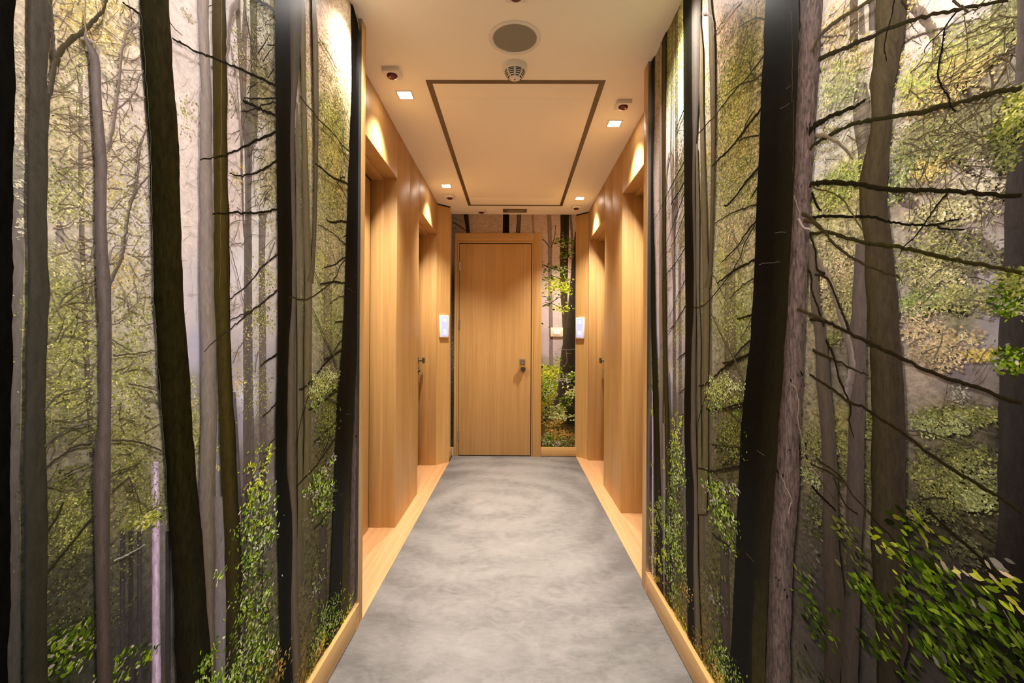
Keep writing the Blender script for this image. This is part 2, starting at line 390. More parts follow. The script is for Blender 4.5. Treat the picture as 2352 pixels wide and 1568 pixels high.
def speaker():
    s = empty('ceiling_speaker', (-.0085, 2.052, HT), 'round grey-faced loudspeaker flush in the ceiling', 'speaker')
    bm = bmesh.new()
    lathe(bm, [(.114, 0), (.114, -.004), (.108, -.0065), (.100, -.006), (.0955, -.003), (.0955, 0)], 96)
    obj('rim', bm, 'white', s, True)
    bm = bmesh.new(); lathe(bm, [(.0955, -.002), (.07, -.0045), (.03, -.0055), (0, -.006)], 96)
    obj('grille', bm, 'grille', s, True)
speaker()
def smoke():
    s = empty('smoke_detector', (-.0085, 2.262, HT), 'white domed smoke detector with dark slots beside the ceiling speaker', 'smoke detector')
    bm = bmesh.new()
    lathe(bm, [(.060, 0), (.060, -.016), (.057, -.022), (.049, -.026), (.045, -.040), (.037, -.052), (.024, -.060), (.008, -.063), (0, -.063)], 64)
    obj('body', bm, 'white', s, True)
    bm = bmesh.new()
    for k, (r, z) in enumerate([(.0482, -.0300), (.0468, -.0362), (.0436, -.0432), (.0390, -.0500), (.0305, -.0565)]):
        for q in range(8):
            a0 = 2*pi*q/8+.10 - pi/8*0; a1 = 2*pi*(q+1)/8-.10; nseg = 6
            for t in range(nseg):
                b0 = a0+(a1-a0)*t/nseg; b1 = a0+(a1-a0)*(t+1)/nseg
                dr = (.0004, .0006, .0012, .0018, .0030)[k]; dz = (.0021, .0021, .0020, .0018, .0013)[k]
                P = []
                for (rr, zz) in ((r+dr, z+dz), (r-dr+.0008, z-dz)):
                    P.append((rr, zz))
                f = [bm.verts.new((P[0][0]*cos(b0), P[0][0]*sin(b0), P[0][1])), bm.verts.new((P[0][0]*cos(b1), P[0][0]*sin(b1), P[0][1])),
                     bm.verts.new((P[1][0]*cos(b1), P[1][0]*sin(b1), P[1][1])), bm.verts.new((P[1][0]*cos(b0), P[1][0]*sin(b0), P[1][1]))]
                bm.faces.new(f)
    obj('slot', bm, 'slot', s)
    bm = bmesh.new(); lathe(bm, [(0, -.0655), (.003, -.065), (.0035, -.0625)], 16); obj('indicator_lens', bm, 'red', s, True)
smoke()

def alarm(x, y, label):
    s = empty('fire_indicator', (x, y, HT), label, 'alarm indicator', 'red-lens fire indicators on the ceiling')
    bm = bmesh.new(); box(bm, -.041, .041, -.041, .041, -.021, 0, .004); obj('housing', bm, 'white', s, True)
    bm = bmesh.new(); lathe(bm, [(.0265, -.0205), (.0255, -.027), (.020, -.032), (.011, -.0345), (0, -.0352)], 40); obj('lens', bm, 'red', s, True)
    return s
alarm(-.612, 2.305, 'red-lensed white fire indicator beside the nearest left ceiling lamp')
alarm(.592, 2.605, 'red-lensed white fire indicator beside the nearest right ceiling lamp')
alarm(-.598, 4.255, 'small red-lensed fire indicator beyond the farther left ceiling lamp')
alarm(.588, 4.565, 'small red-lensed fire indicator beyond the farther right ceiling lamp')
alarm(-.345, 4.715, 'small red-lensed fire indicator left of the emergency light')
alarm(-.004, 1.772, 'red-lensed fire indicator at the top edge above the ceiling speaker')

def exitlight():
    s = empty('emergency_light', (-.009, 4.723, HT), 'slim rectangular emergency light set in the ceiling before the end door', 'emergency light')
    bm = bmesh.new(); ring(bm, .12, .055, .09, .035, -.006, 0); obj('frame', bm, 'bronze', s)
    boxes('diffuser', 'smoke', [(-.09, .09, -.035, .035, -.004, 0)], s)
exitlight()

LAMPS = [(-.599, 2.525, 'square recessed ceiling lamp above the nearer left doorway'),
         (.594, 2.847, 'square recessed ceiling lamp above the nearer right doorway'),
         (-.592, 3.990, 'square recessed ceiling lamp above the farther left doorway'),
         (.587, 4.315, 'square recessed ceiling lamp above the farther right doorway'),
         (-.515, 1.77, 'square ceiling lamp beside the far end of the left mural'),
         (.505, 1.735, 'square ceiling lamp beside the far end of the right mural'),
         (-.46, .62, 'square ceiling lamp over the middle of the left mural'),
         (.46, .56, 'square ceiling lamp over the middle of the right mural'),
         (-.46, -.55, 'square ceiling lamp over the rear of the left mural'),
         (.46, -.6, 'square ceiling lamp over the rear of the right mural')]
POW_DOOR, POW_MURAL = 106., 38.
for i, (x, y, lab) in enumerate(LAMPS):
    s = empty('recessed_downlight', (x, y, HT), lab, 'ceiling lamp', 'square recessed downlights')
    a, b = .043, .035
    bm = bmesh.new(); ring(bm, a, a, b, b, -.003, 0); obj('trim_frame', bm, 'white', s)
    boxes('lamp_face', 'lamp', [(-b, b, -b, b, -.0012, 0)], s)
    li = bpy.data.lights.new('downlight_beam', 'SPOT')
    li.energy = POW_DOOR if i < 4 else (36., 46.)[i % 2] if i < 6 else POW_MURAL*(1.08, 1.38)[i % 2]
    li.color = (1., .92, .80) if i < 4 else (1., .95, .89)
    li.spot_size = radians(102 if i < 4 else 118 if i < 6 else 140); li.spot_blend = 1. if i < 4 else .9 if i < 6 else .75; li.shadow_soft_size = .034
    lo = bpy.data.objects.new('downlight_beam', li); COL.objects.link(lo); lo.location = (x, y, HT-.012)

# ------------------------------------------------------------------ wall fittings
def touch(name_label, side):
    if side < 0: a, b = np.array((-.748, 4.485)), np.array((-.638, 4.590))
    else: a, b = np.array((.735, 4.745)), np.array((.622, 4.862))
    t = (b-a)/np.linalg.norm(b-a)
    n = np.array((t[1], -t[0])) if side < 0 else np.array((-t[1], t[0]))
    if n[1] > 0: n = -n
    c = a + (b-a)*(.50 if side < 0 else .56)
    ang = math.atan2(n[1], n[0]) + pi/2           # local -Y becomes n
    zc = 1.325
    s = empty('touch_panel', (c[0], c[1], zc), name_label, 'touch panel', 'lit room touch panels by the end wall', rotz=ang)
    w, h = .050, .107
    boxes('housing', 'frit', [(-w, w, -.020, -.0005, -h, h)], s, .002)
    boxes('screen', 'screen', [(-w+.012, w-.010, -.0212, -.0198, -h+.014, h-.012)], s)
    boxes('room_icon', 'icon', [(-.018, .020, -.0218, -.0211, .045, .078)], s)
    if side > 0: L = [(-.022+k*.017, -.011+k*.017, -.0218, -.0211, -.062+q*.02, -.050+q*.02) for k in range(3) for q in range(2)]
    else: L = [(-.018, .018, -.0218, -.0211, -.07+k*.016, -.065+k*.016) for k in range(3)]
    for q in L: boxes('key_icon' if side > 0 else 'text_line', 'icon', [q], s)
touch('white glass touch panel with blue screen left of the end door', -1)
touch('white glass touch panel with blue screen right of the end door', 1)
s = empty('light_switch', (.4293, YB-.003, 1.283), 'cream wall switch plate on the mural right of the end door', 'light switch')
boxes('plate', 'cream', [(-.064, .064, -.012, 0, -.047, .047)], s, .004)
for q in ((-.033, -.0008, -.016, -.011, -.026, .026), (.0008, .033, -.016, -.011, -.026, .026)): boxes('rocker', 'frit', [q], s, .0015)

# ------------------------------------------------------------------ the printed forest
def tile(P, ox, oy, pts, k=3.92):
    return [P(ox+x/k, oy+y/k) for x, y in pts]

class Print:
    """flat layers of one printed picture, in wall metres (u along the wall, z up)"""
    def __init__(s): s.V = []; s.C = []; s.T = []; s.Q = []; s.n = 0; s.layer = 0
    def push(s, uv, col, tex, quads, d=None):
        uv = np.asarray(uv, float); k = len(uv)
        dd = np.full((k, 1), s.layer*4e-6) if d is None else np.asarray(d).reshape(k, 1)
        s.V.append(np.hstack([uv, dd])); s.C.append(np.asarray(col, float)); s.T.append(np.broadcast_to(tex, (k,)).astype(float))
        s.Q.append(np.asarray(quads, int)+s.n); s.n += k
    def ground(s, u0, u1, z0, z1, nu, nz, ctrl, P):
        p = np.array([P(c[0], c[1]) if len(c) == 3 else c[3](c[0], c[1]) for c in ctrl]); c = lin(np.array([q[2] for q in ctrl]))
        U, Z = np.meshgrid(np.linspace(u0, u1, nu), np.linspace(z0, z1, nz)); g = np.stack([U.ravel(), Z.ravel()], 1)
        d2 = ((g[:, None, :]-p[None])**2*np.array([1.6, 1.])).sum(2) + 4e-4
        w = d2**-1.7; w /= w.sum(1, keepdims=True)
        col = w@c
        i = np.arange(nu*nz).reshape(nz, nu)
        q = np.stack([i[:-1, :-1], i[:-1, 1:], i[1:, 1:], i[1:, :-1]], -1).reshape(-1, 4)
        gr = np.clip((col[:, 1]-col[:, 2])/(col[:, 1]+1e-3)*1.5, 0, 1); s.push(g, col, -(.035+.77*gr), q)
    def trunk(s, P, rows, ctop, cbot, tex=.35):
        """rows (y, xl, xr) in photo pixels from top to bottom; ctop/cbot: colours left, middle, right"""
        s.layer += 1
        rows = sorted(rows)
        if P is PL or P is PR:                      # carry the stem on past the edge of the photograph
            dep = lambda r: P(r[1], r[0])[0] if P is PL else BSUM-P(r[1], r[0])[0]
            if rows[0][0] <= 0:
                a, b = rows[0], rows[min(2, len(rows)-1)]; y = 788-(HT+.03-EYE)*F/dep(a)
                if y < a[0]-20:
                    f = .5*(y-a[0])/max(60, b[0]-a[0]); rows = [(y, a[1]+(a[1]-b[1])*f, a[2]+(a[2]-b[2])*f)]+rows
            if rows[-1][0] >= 1560:
                a, b = rows[-1], rows[max(-3, -len(rows))]; y = 788+(EYE-.02)*F/dep(a)
                if y > a[0]+20:
                    f = .4*(y-a[0])/max(60, a[0]-b[0]); rows = rows+[(y, a[1]+(a[1]-b[1])*f, a[2]+(a[2]-b[2])*f)]
        L = np.array([P(r[1], r[0]) for r in rows]); R = np.array([P(r[2], r[0]) for r in rows])
        m = max(2, int(abs(L[0, 1]-L[-1, 1])/.02))
        t = np.linspace(0, len(rows)-1, m); k = np.arange(len(rows))
        sm = lambda A: np.stack([np.interp(t, k, A[:, 0]), np.interp(t, k, A[:, 1])], 1)
        L, R = sm(L), sm(R)
        w = np.abs(R[:, 0]-L[:, 0]).mean()
        j = lambda: np.convolve(rng.normal(0, 1, m+6), np.ones(4)/4, 'same')[3:3+m]*min(.0022, w*.035)
        L[:, 0] += j(); R[:, 0] += j()
        a = np.array([0, .16, .5, .84, 1.]); ct = lin(np.array(ctop)); cb = lin(np.array(cbot))
        cc = lambda c: np.stack([c[0], c[0]*.5+c[1]*.5, c[1], c[1]*.5+c[2]*.5, c[2]])
        f = np.linspace(0, 1, m)[:, None, None]
        col = cc(ct)[None]*(1-f)+cc(cb)[None]*f
        streak = 1+rng.normal(0, .10, (1, 5, 1)); col = col*streak
        uv = L[:, None, :]*(1-a)[None, :, None]+R[:, None, :]*a[None, :, None]
        i = np.arange(m*5).reshape(m, 5)
        q = np.stack([i[:-1, :-1], i[:-1, 1:], i[1:, 1:], i[1:, :-1]], -1).reshape(-1, 4)
        s.push(uv.reshape(-1, 2), col.reshape(-1, 3), tex, q)
    def branch(s, uv, w0, w1, c, scale, tex=.3, c1=None):
        """uv: points on the wall; widths in photo pixels times scale = metres"""
        s.layer += 1
        A = np.array(uv, float); n = len(A)
        E = np.vstack([2*A[0]-A[1], A, 2*A[-1]-A[-2]])
        out = []
        for i in range(n-1):
            p0, p1, p2, p3 = E[i:i+4]
            for t in np.linspace(0, 1, 6, endpoint=False):
                out.append(.5*((2*p1)+(-p0+p2)*t+(2*p0-5*p1+4*p2-p3)*t*t+(-p0+3*p1-3*p2+p3)*t**3))
        out.append(A[-1]); B = np.array(out); m = len(B)
        seg = np.linalg.norm(np.diff(B, axis=0), axis=1).mean()
        B[1:-1] += rng.normal(0, 1, (m-2, 2))*min(.0012, seg*.12)
        T = np.gradient(B, axis=0); T /= np.linalg.norm(T, axis=1, keepdims=True)+1e-9
        N = np.stack([-T[:, 1], T[:, 0]], 1)
        sc = np.array(scale); w = (np.linspace(w0, w1, m)*(1+rng.normal(0, .09, m)))*.5
        w = w*(np.interp(np.linspace(0, 1, m), np.linspace(0, 1, len(sc)), sc) if sc.ndim else sc)
        w = w[:, None]
        uvs = np.stack([B-N*w, B, B+N*w], 1).reshape(-1, 2)
        ca, cb = lin(c), lin(c1 if c1 is not None else c)
        f = np.linspace(0, 1, m)[:, None]; cm = ca*(1-f)+cb*f
        up = (N[:, 1:] > 0)*1.
        col = np.stack([cm*(1.6-.9*up), cm, cm*(.7+.9*up)], 1).reshape(-1, 3)
        i = np.arange(m*3).reshape(m, 3)
        q = np.stack([i[:-1, :-1], i[:-1, 1:], i[1:, 1:], i[1:, :-1]], -1).reshape(-1, 4)
        s.push(uvs, col, tex, q)
    def leaves(s, P, x, y, rx, ry, n, size, pal, tilt=0., spread=.6, clump=14, asp=.5, k=1., haze=None):
        """n leaves scattered in clumps inside an ellipse given in photo pixels"""
        s.layer += 1
        nc = max(1, n//clump) if size > .009 else max(2, n//7)
        a = rng.uniform(0, 2*pi, nc); r = np.sqrt(rng.uniform(0, 1, nc))
        cx, cy = x+rx*r*np.cos(a), y+ry*r*np.sin(a)
        cw = np.array([P(p, q) for p, q in zip(cx, cy)])
        e = np.array(P(x+rx*.5, y+ry*.5))-np.array(P(x-rx*.5, y-ry*.5))
        sp = max(size*1.1, min(abs(e[0]), abs(e[1]))*(.30 if size > .009 else .5))
        if size < .009: n = int(n*2.1)
        dim = k; k = rng.integers(0, nc, n)
        c = cw[k]+rng.normal(0, 1, (n, 2))*np.array([sp*1.2, sp*.6])
        ang = tilt+rng.normal(0, spread, n)+rng.choice([0, pi], n)
        L = size*rng.uniform(.55, 1.25, n); W = L*asp*rng.uniform(.6, 1.2, n)
        sh = np.array([(-.5, 0), (-.18, .45), (.22, .40), (.55, 0), (.18, -.45), (-.25, -.40)])
        q = sh[None]*np.stack([L, W], 1)[:, None, :]
        ca, sa = np.cos(ang)[:, None], np.sin(ang)[:, None]
        uv = np.stack([q[..., 0]*ca-q[..., 1]*sa, q[..., 0]*sa+q[..., 1]*ca], -1)+c[:, None, :]
        pc = lin(np.array(pal))*dim
        if haze is not None: pc = pc*.8+lin(haze)*.2
        tone = rng.uniform(.58, 1.32, nc)[k]
        col = pc[rng.integers(0, len(pc), n)]*(tone*rng.uniform(.6, 1.42, n))[:, None]
        col = np.repeat(np.clip(col, 0, 1)[:, None, :], 6, 1)
        d = s.layer*4e-6+rng.uniform(0, 3.6e-6, n); d = np.repeat(d, 6)
        i = np.arange(n*6).reshape(n, 6)
        qd = np.vstack([i[:, [0, 1, 2, 5]], i[:, [5, 2, 3, 4]]])
        s.push(uv.reshape(-1, 2), col.reshape(-1, 3), .12, qd, d)
    def twigs(s, P, x, y, rx, ry, n, ln, c, w=.0012, tilt=-.3):
        for _ in range(n):
            u, z = P(x+rng.uniform(-rx, rx), y+rng.uniform(-ry, ry)); a = tilt+rng.normal(0, .6); l = ln*rng.uniform(.5, 1.3)
            pts = [(u, z)]
            for k in range(3):
                a += rng.normal(0, .25); pts.append((pts[-1][0]+cos(a)*l/3, pts[-1][1]+sin(a)*l/3))
            s.branch(pts, 1., .4, c, w)
    def build(s, name, u0, u1, z0, z1, place, segs=None):
        """place(u, z, d) -> world coordinates, clipped to the sheet u0..u1 x z0..z1"""
        V = np.vstack(s.V); C = np.vstack(s.C); T = np.concatenate(s.T); Q = np.vstack(s.Q)
        parts = []; base = 0
        for lo, hi, ref in segs or [(u0, u1, None)]:      # ref: the print repeats mirrored about u = ref past the seen stretch
            a, b = max(lo, u0), min(hi, u1)
            if a >= b: continue
            X = V.copy()
            if ref is not None: X[:, 0] = 2*ref-X[:, 0]
            qu, qz = X[:, 0][Q], X[:, 1][Q]
            q = Q[(qu.max(1) > a) & (qu.min(1) < b) & (qz.max(1) > z0) & (qz.min(1) < z1)]
            if not len(q): continue
            used = np.unique(q); mp = np.full(len(V), -1); mp[used] = np.arange(len(used))
            Xu = X[used]; Xu[:, 0] = np.clip(Xu[:, 0], a, b); Xu[:, 1] = np.clip(Xu[:, 1], z0, z1)
            parts.append((Xu, C[used], T[used], mp[q]+base)); base += len(used)
        V, C, T, Q = (np.concatenate([p[k] for p in parts]) for k in range(4))
        W = place(V[:, 0], V[:, 1], V[:, 2])
        me = bpy.data.meshes.new(name)
        me.vertices.add(len(W)); me.vertices.foreach_set('co', W.astype(np.float32).ravel())
        me.loops.add(Q.size); me.loops.foreach_set('vertex_index', Q.astype(np.int32).ravel())
        me.polygons.add(len(Q)); me.polygons.foreach_set('loop_start', np.arange(0, Q.size, 4, dtype=np.int32))
        me.polygons.foreach_set('loop_total', np.full(len(Q), 4, dtype=np.int32))
        me.update(calc_edges=True)
        ca = me.color_attributes.new('Col', 'FLOAT_COLOR', 'POINT')
        ca.data.foreach_set('color', np.hstack([np.clip(C*GAIN*np.array([1., 1.04, 1.11]), 0, .92), np.ones((len(C), 1))]).astype(np.float32).ravel())
        ta = me.attributes.new('Tex', 'FLOAT', 'POINT'); ta.data.foreach_set('value', T.astype(np.float32))
        me.materials.append(M['print'])
        o = bpy.data.objects.new(name, me); COL.objects.link(o)
        return o

FP = Print()
def br(P, ox, oy, pts, w0, w1, c, c1=None, tex=.3):
    uv = tile(P, ox, oy, pts)
    sc = [(p[0] if P is PL else BSUM-p[0])/F for p in uv]
    FP.branch(uv, w0, w1, c, sc, tex, c1)
def bA(oy, pts, *a, **k): br(PL, 0, oy, pts, *a, **k)
def bB(oy, pts, *a, **k): br(PL, 400, oy, pts, *a, **k)
def bC(oy, pts, *a, **k): br(PR, 1480, oy, pts, *a, **k)
def bD(oy, pts, *a, **k): br(PR, 1880, oy, pts, *a, **k)

# colour palettes of the printed photograph
P1 = [(196, 184, 118), (176, 168, 98), (206, 190, 132), (152, 146, 84), (222, 206, 160)]
P2 = [(152, 150, 62), (122, 126, 46), (176, 170, 82), (102, 106, 42), (190, 184, 118)]
P2D = [(112, 112, 48), (92, 96, 40), (132, 128, 60), (74, 78, 34), (150, 142, 78)]
P3 = [(88, 88, 46), (68, 70, 40), (108, 104, 56), (126, 120, 72), (48, 50, 30)]
P4 = [(112, 136, 28), (84, 112, 22), (142, 160, 44), (62, 86, 18), (154, 172, 72), (188, 188, 150)]
P4B = [(176, 184, 40), (150, 168, 30), (196, 190, 60), (122, 140, 28), (206, 200, 96)]
P4D = [(86, 104, 18), (62, 82, 14), (110, 126, 28), (44, 58, 10), (128, 140, 48), (150, 140, 120)]
P5 = [(212, 182, 94), (222, 196, 116), (196, 164, 72), (186, 160, 92)]
P6 = [(168, 122, 58), (140, 102, 50), (128, 122, 44), (200, 162, 92), (98, 92, 36), (160, 140, 60)]
P7 = [(190, 196, 122), (172, 176, 102), (150, 154, 82), (202, 206, 144), (128, 130, 64)]
PH = [(200, 186, 160), (186, 172, 146), (170, 160, 128), (208, 194, 172)]
PO = [(206, 176, 134), (196, 164, 116), (188, 172, 130), (178, 150, 98)]
PN = [(92, 118, 16), (74, 100, 12), (116, 138, 26), (56, 78, 12), (132, 150, 44)]
PND = [(58, 74, 10), (42, 56, 8), (78, 94, 18), (30, 40, 8), (92, 100, 40)]
WHT = [(170, 162, 146), (140, 132, 116), (112, 108, 92)]

CT = [  # (x, y, colour, which wall) : broad tones behind the trees
 (30,50,(196,176,152)),(200,50,(212,192,146)),(200,200,(212,192,172)),(300,250,(218,198,184)),(430,100,(228,208,198)),(430,300,(228,208,198)),(430,500,(222,202,192)),
 (430,700,(208,193,192)),(440,800,(182,172,186)),(440,900,(150,140,130)),(440,1000,(150,140,100)),(300,500,(208,193,182)),(300,700,(184,170,146)),(300,850,(160,150,122)),
 (300,1000,(138,128,94)),(300,1150,(108,100,70)),(300,1300,(75,70,58)),(300,1450,(58,54,48)),(300,1560,(48,46,38)),(130,100,(206,182,154)),(150,300,(198,178,146)),
 (130,500,(188,172,152)),(130,700,(150,142,104)),(130,900,(130,122,88)),(140,1050,(112,103,84)),(140,1200,(92,86,60)),(140,1350,(60,58,45)),(140,1500,(40,42,26)),
 (30,400,(150,138,124)),(560,100,(218,193,182)),(540,300,(220,198,188)),(540,500,(214,193,184)),(540,700,(204,188,188)),(540,850,(166,156,156)),(540,950,(140,130,140)),
 (540,1100,(108,98,90)),(600,1250,(88,82,70)),(600,1400,(92,82,70)),(600,1520,(68,72,36)),(600,200,(160,148,108)),(620,400,(178,162,130)),(620,550,(204,188,178)),
 (610,700,(192,178,168)),(610,850,(160,150,150)),(600,1000,(108,98,85)),
 (760,1450,(84,80,42)),(740,1530,(96,84,44)),(790,1400,(70,70,36)),
 (1660,60,(176,142,118),PR),(1690,200,(152,134,72),PR),(1700,350,(152,136,84),PR),(1690,500,(172,154,116),PR),(1680,650,(172,162,116),PR),(1690,750,(122,122,76),PR),
 (1690,850,(108,95,76),PR),(1690,950,(98,93,46),PR),(1670,1050,(75,68,42),PR),(1650,1150,(88,82,50),PR),(1650,1300,(75,70,42),PR),(1650,1400,(84,74,54),PR),(1660,1500,(78,72,40),PR),
 (1900,300,(222,212,206),PR),(1930,60,(222,204,182),PR),(1950,200,(216,202,174),PR),(2200,60,(240,224,212),PR),(2120,100,(238,222,208),PR),(2240,380,(226,208,198),PR),(2120,250,(220,204,180),PR),(2300,250,(160,148,120),PR),
 (2290,370,(226,206,194),PR),(2180,300,(164,150,106),PR),(2200,450,(184,165,144),PR),(2320,450,(152,137,126),PR),(2180,550,(196,178,166),PR),(2150,650,(176,166,152),PR),
 (2280,650,(188,176,178),PR),(2200,720,(134,128,96),PR),(2300,720,(154,144,148),PR),(2150,800,(192,168,148),PR),(2200,860,(126,112,114),PR),(2200,960,(114,104,62),PR),
 (2200,1010,(110,98,90),PR),(2200,1100,(85,80,46),PR),(2250,1200,(68,62,45),PR),(2150,1250,(58,54,40),PR),(2200,1350,(56,50,46),PR),(2150,1450,(54,47,44),PR),
 (2300,1500,(20,25,6),PR),(2320,1300,(18,16,9),PR),(2330,1000,(32,27,25),PR),(1930,450,(190,180,122),PR),(1940,600,(182,167,124),PR),(1930,700,(152,137,104),PR),
 (1930,850,(110,100,86),PR),(1930,1000,(128,118,70),PR),(1930,1100,(108,94,80),PR),(1900,1250,(68,60,50),PR),(1900,1400,(60,52,48),PR),(1930,1500,(55,50,48),PR),
 (1520,1250,(118,112,42),PR),(1550,1200,(108,108,44),PR),(1540,1400,(128,108,46),PR),(1600,1480,(110,88,44),PR),(1505,1330,(140,112,48),PR),(1515,1000,(150,135,140),PR),(1545,700,(218,208,208),PR),(1556,300,(226,224,206),PR),(1535,400,(218,208,208),PR),(1550,500,(228,216,216),PR),(1545,860,(204,194,204),PR),(1506,300,(172,146,124),PR),(1508,500,(206,190,182),PR),(1566,200,(206,206,160),PR),(1512,750,(200,188,188),PR),(1560,620,(214,206,200),PR),(1565,120,(170,168,100),PR),(1530,150,(140,134,70),PR)]
FP.ground(-1.0, 5.3, .02, HT, 520, 300, CT, PL)

def T(P, rows, a, b, tex=.35):
    if P is PR and rows[-1][1] > 1850: a, b = (tuple(tuple(v*.86 for v in c) for c in q) for q in (a, b))
    FP.trunk(P, rows, a, b, tex)
def g3(c, k=.86): return (tuple(int(v*k) for v in c), c, tuple(int(v*.93) for v in c))
def LV(P, *a, **k): FP.leaves(P, *a, **k)

# --- hazy far trunks
T(PL, [(430,20,55),(560,19,55),(780,17,50),(1000,16,46),(1180,13,45),(1568,10,48)], g3((136,124,114)), g3((44,42,38)))
T(PL, [(60,182,189),(150,178,190),(250,180,190),(380,179,190),(450,180,193),(560,182,194),(680,187,201),(780,189,203),(860,194,207),(960,200,213),(1050,205,218)], g3((150,134,114)), g3((74,66,56)))
T(PL, [(380,140,146),(470,135,150),(540,128,147),(590,124,142)], g3((160,142,140)), g3((160,146,136)))
T(PL, [(1060,347,365),(1180,348,368),(1300,349,367),(1568,349,370)], ((140,124,134),(206,184,204),(126,110,122)), ((120,104,114),(188,162,184),(110,96,106)), .6)
for x, c in ((281,(64,56,58)),(300,(56,50,46)),(320,(66,58,60)),(385,(60,54,54))):
    T(PL, [(1220,x-5,x+6),(1568,x-6,x+7)], g3(c), g3((54,48,48)))
T(PL, [(0,560,566),(120,552,566),(240,556,566),(340,560,568)], g3((128,112,96)), g3((132,118,104)))
T(PL, [(0,574,591),(150,575,590),(260,570,592),(330,566,590)], g3((104,96,66)), g3((112,102,86)))
T(PL, [(0,540,552),(120,546,554),(240,553,561),(380,552,557),(480,555,560),(545,559,563)], g3((122,108,92)), g3((112,98,86)))
T(PL, [(490,594,612),(600,594,608),(700,594,610),(780,595,611),(880,595,612),(980,595,612),(1045,595,613),(1150,594,610)], g3((130,116,108)), g3((86,76,72)))
T(PL, [(240,558,590),(300,560,584),(380,563,578),(480,563,577),(560,560,578),(640,561,579),(700,559,579),(780,558,580),(880,559,581),(980,558,583),(1080,558,585),(1180,553,572),(1400,553,570),(1568,553,570)], g3((122,110,102)), g3((72,62,55)))
T(PL, [(900,534,541),(960,535,545),(1080,540,552),(1180,545,556)], g3((104,94,96)), g3((74,66,60)))
for x0, x1, yb in ((1618,1636,1180),(1664,1690,850),(1600,1620,1300)):
    T(PR, [(420,x0+6,x1-6),(560,x0+3,x1-3),(700,x0,x1),(yb,x0+1,x1+1)], g3((160,144,112)), g3((84,74,56)))
T(PR, [(0,1952,1971),(120,1953,1971)], g3((132,112,94)), g3((140,120,98)))
T(PR, [(15,1972,1984),(80,1973,1988)], g3((150,132,120)), g3((150,134,112)))
T(PR, [(0,1996,2010),(70,1996,2013)], g3((128,112,104)), g3((130,114,104)))
T(PR, [(190,1966,1990),(240,1958,2000),(300,1962,2000),(360,1972,2000),(500,1975,2000)], g3((176,160,136)), g3((112,98,84)))
T(PR, [(1260,1655,1675),(1568,1650,1680)], g3((66,58,46)), g3((58,50,42)))
bD(0, [(800,0),(930,130),(1040,330),(1090,500)], 26, 18, (136,118,102))
bD(0, [(770,385),(930,310),(1160,245),(1380,175)], 6, 5, (112,98,86))
bD(0, [(1790,400),(1700,590),(1570,800)], 7, 6, (104,90,74))
bD(0, [(1240,680),(1300,780),(1420,920),(1560,980)], 18, 14, (100,86,74))
bD(0, [(1240,735),(1400,770),(1560,800),(1555,640),(1570,480)], 7, 8, (96,84,60))
bD(0, [(1160,1330),(1300,1480),(1450,1600)], 14, 14, (108,94,86))
bD(380, [(1290,0),(1400,60),(1560,180),(1690,300),(1800,420)], 12, 20, (94,82,74))
bD(380, [(640,100),(740,280),(900,370),(1080,430)], 24, 22, (124,108,98))
bD(380, [(880,380),(1080,500),(1250,690),(1400,840)], 20, 22, (128,112,104))
bD(380, [(1330,600),(1500,720),(1650,860),(1850,960)], 26, 30, (108,95,84))
bD(380, [(900,1280),(1100,1290),(1350,1350)], 9, 11, (86,76,64))
bD(380, [(900,1090),(1100,1040),(1330,965)], 2.5, 2, (92,80,78)); bD(380, [(1200,1060),(1420,1010),(1600,1080)], 2.5, 2, (96,84,82))

# --- misty foliage
for a in ((170,60,50,70,150,P5),(250,60,60,70,170,P5),(150,150,50,60,150,P1),(240,170,60,60,150,PH),(150,280,45,70,170,P1),(290,330,45,80,170,P1),(150,430,55,60,190,P2),(165,480,50,40,140,P1),
          (300,480,45,60,150,P1),(250,420,20,60,60,P5),(150,600,55,50,150,P1),(150,700,55,60,260,P2),(300,560,40,80,190,P1),(310,720,45,60,190,P2),(270,620,40,50,90,P5),(150,800,50,50,260,P2),(300,820,45,50,240,P2),
          (150,900,50,50,240,P2),(290,900,50,50,230,P2),(150,980,50,50,200,P2D),(290,1000,50,50,280,P2),(300,1080,45,40,230,P2),(150,1120,50,50,230,P2D),(170,1180,40,40,170,P2),(320,1170,45,35,260,P2),
          (150,1250,50,40,130,P3),(170,1240,35,25,120,P2),(280,1280,40,30,60,P3),(160,1380,50,70,120,P3),(260,1400,40,60,60,P3),(60,470,8,120,60,PH),(40,250,12,200,120,PH)):
    LV(PL, *a[:4], int(a[4]*1.5), .0048, a[5], k=(.75 if a[1] > 950 else 1.), haze=((190,176,150) if a[1] < 600 else (150,140,110) if a[1] < 1000 else (96,90,66)))
for a in ((170,1470,60,25,140,P4D),(140,1520,40,40,110,P4D),(300,1505,50,14,80,P4D),(270,1540,30,20,60,P4D),(330,1190,35,18,120,P2)):
    LV(PL, *a[:5], .010, a[5], tilt=.35)
for a in ((440,930,18,80,150,P1),(440,1040,16,100,190,P2),(497,1000,7,110,110,P1),(430,270,18,50,60,P1),(428,40,12,40,30,PH),(545,860,14,60,90,P5),(600,120,36,120,420,P2D),(600,280,36,60,240,P2D),
          (620,430,30,60,220,P2),(540,150,16,110,120,P1),(610,640,22,40,150,P1),(600,730,20,40,120,P2),(600,900,26,70,240,P2),(585,780,20,40,100,P1),(545,400,10,40,40,P5),(520,560,16,120,60,PH),(535,720,14,60,60,PH)):
    LV(PL, *a[:5], .0056, a[5], haze=((180,166,140) if a[1] < 700 else (120,112,92)))
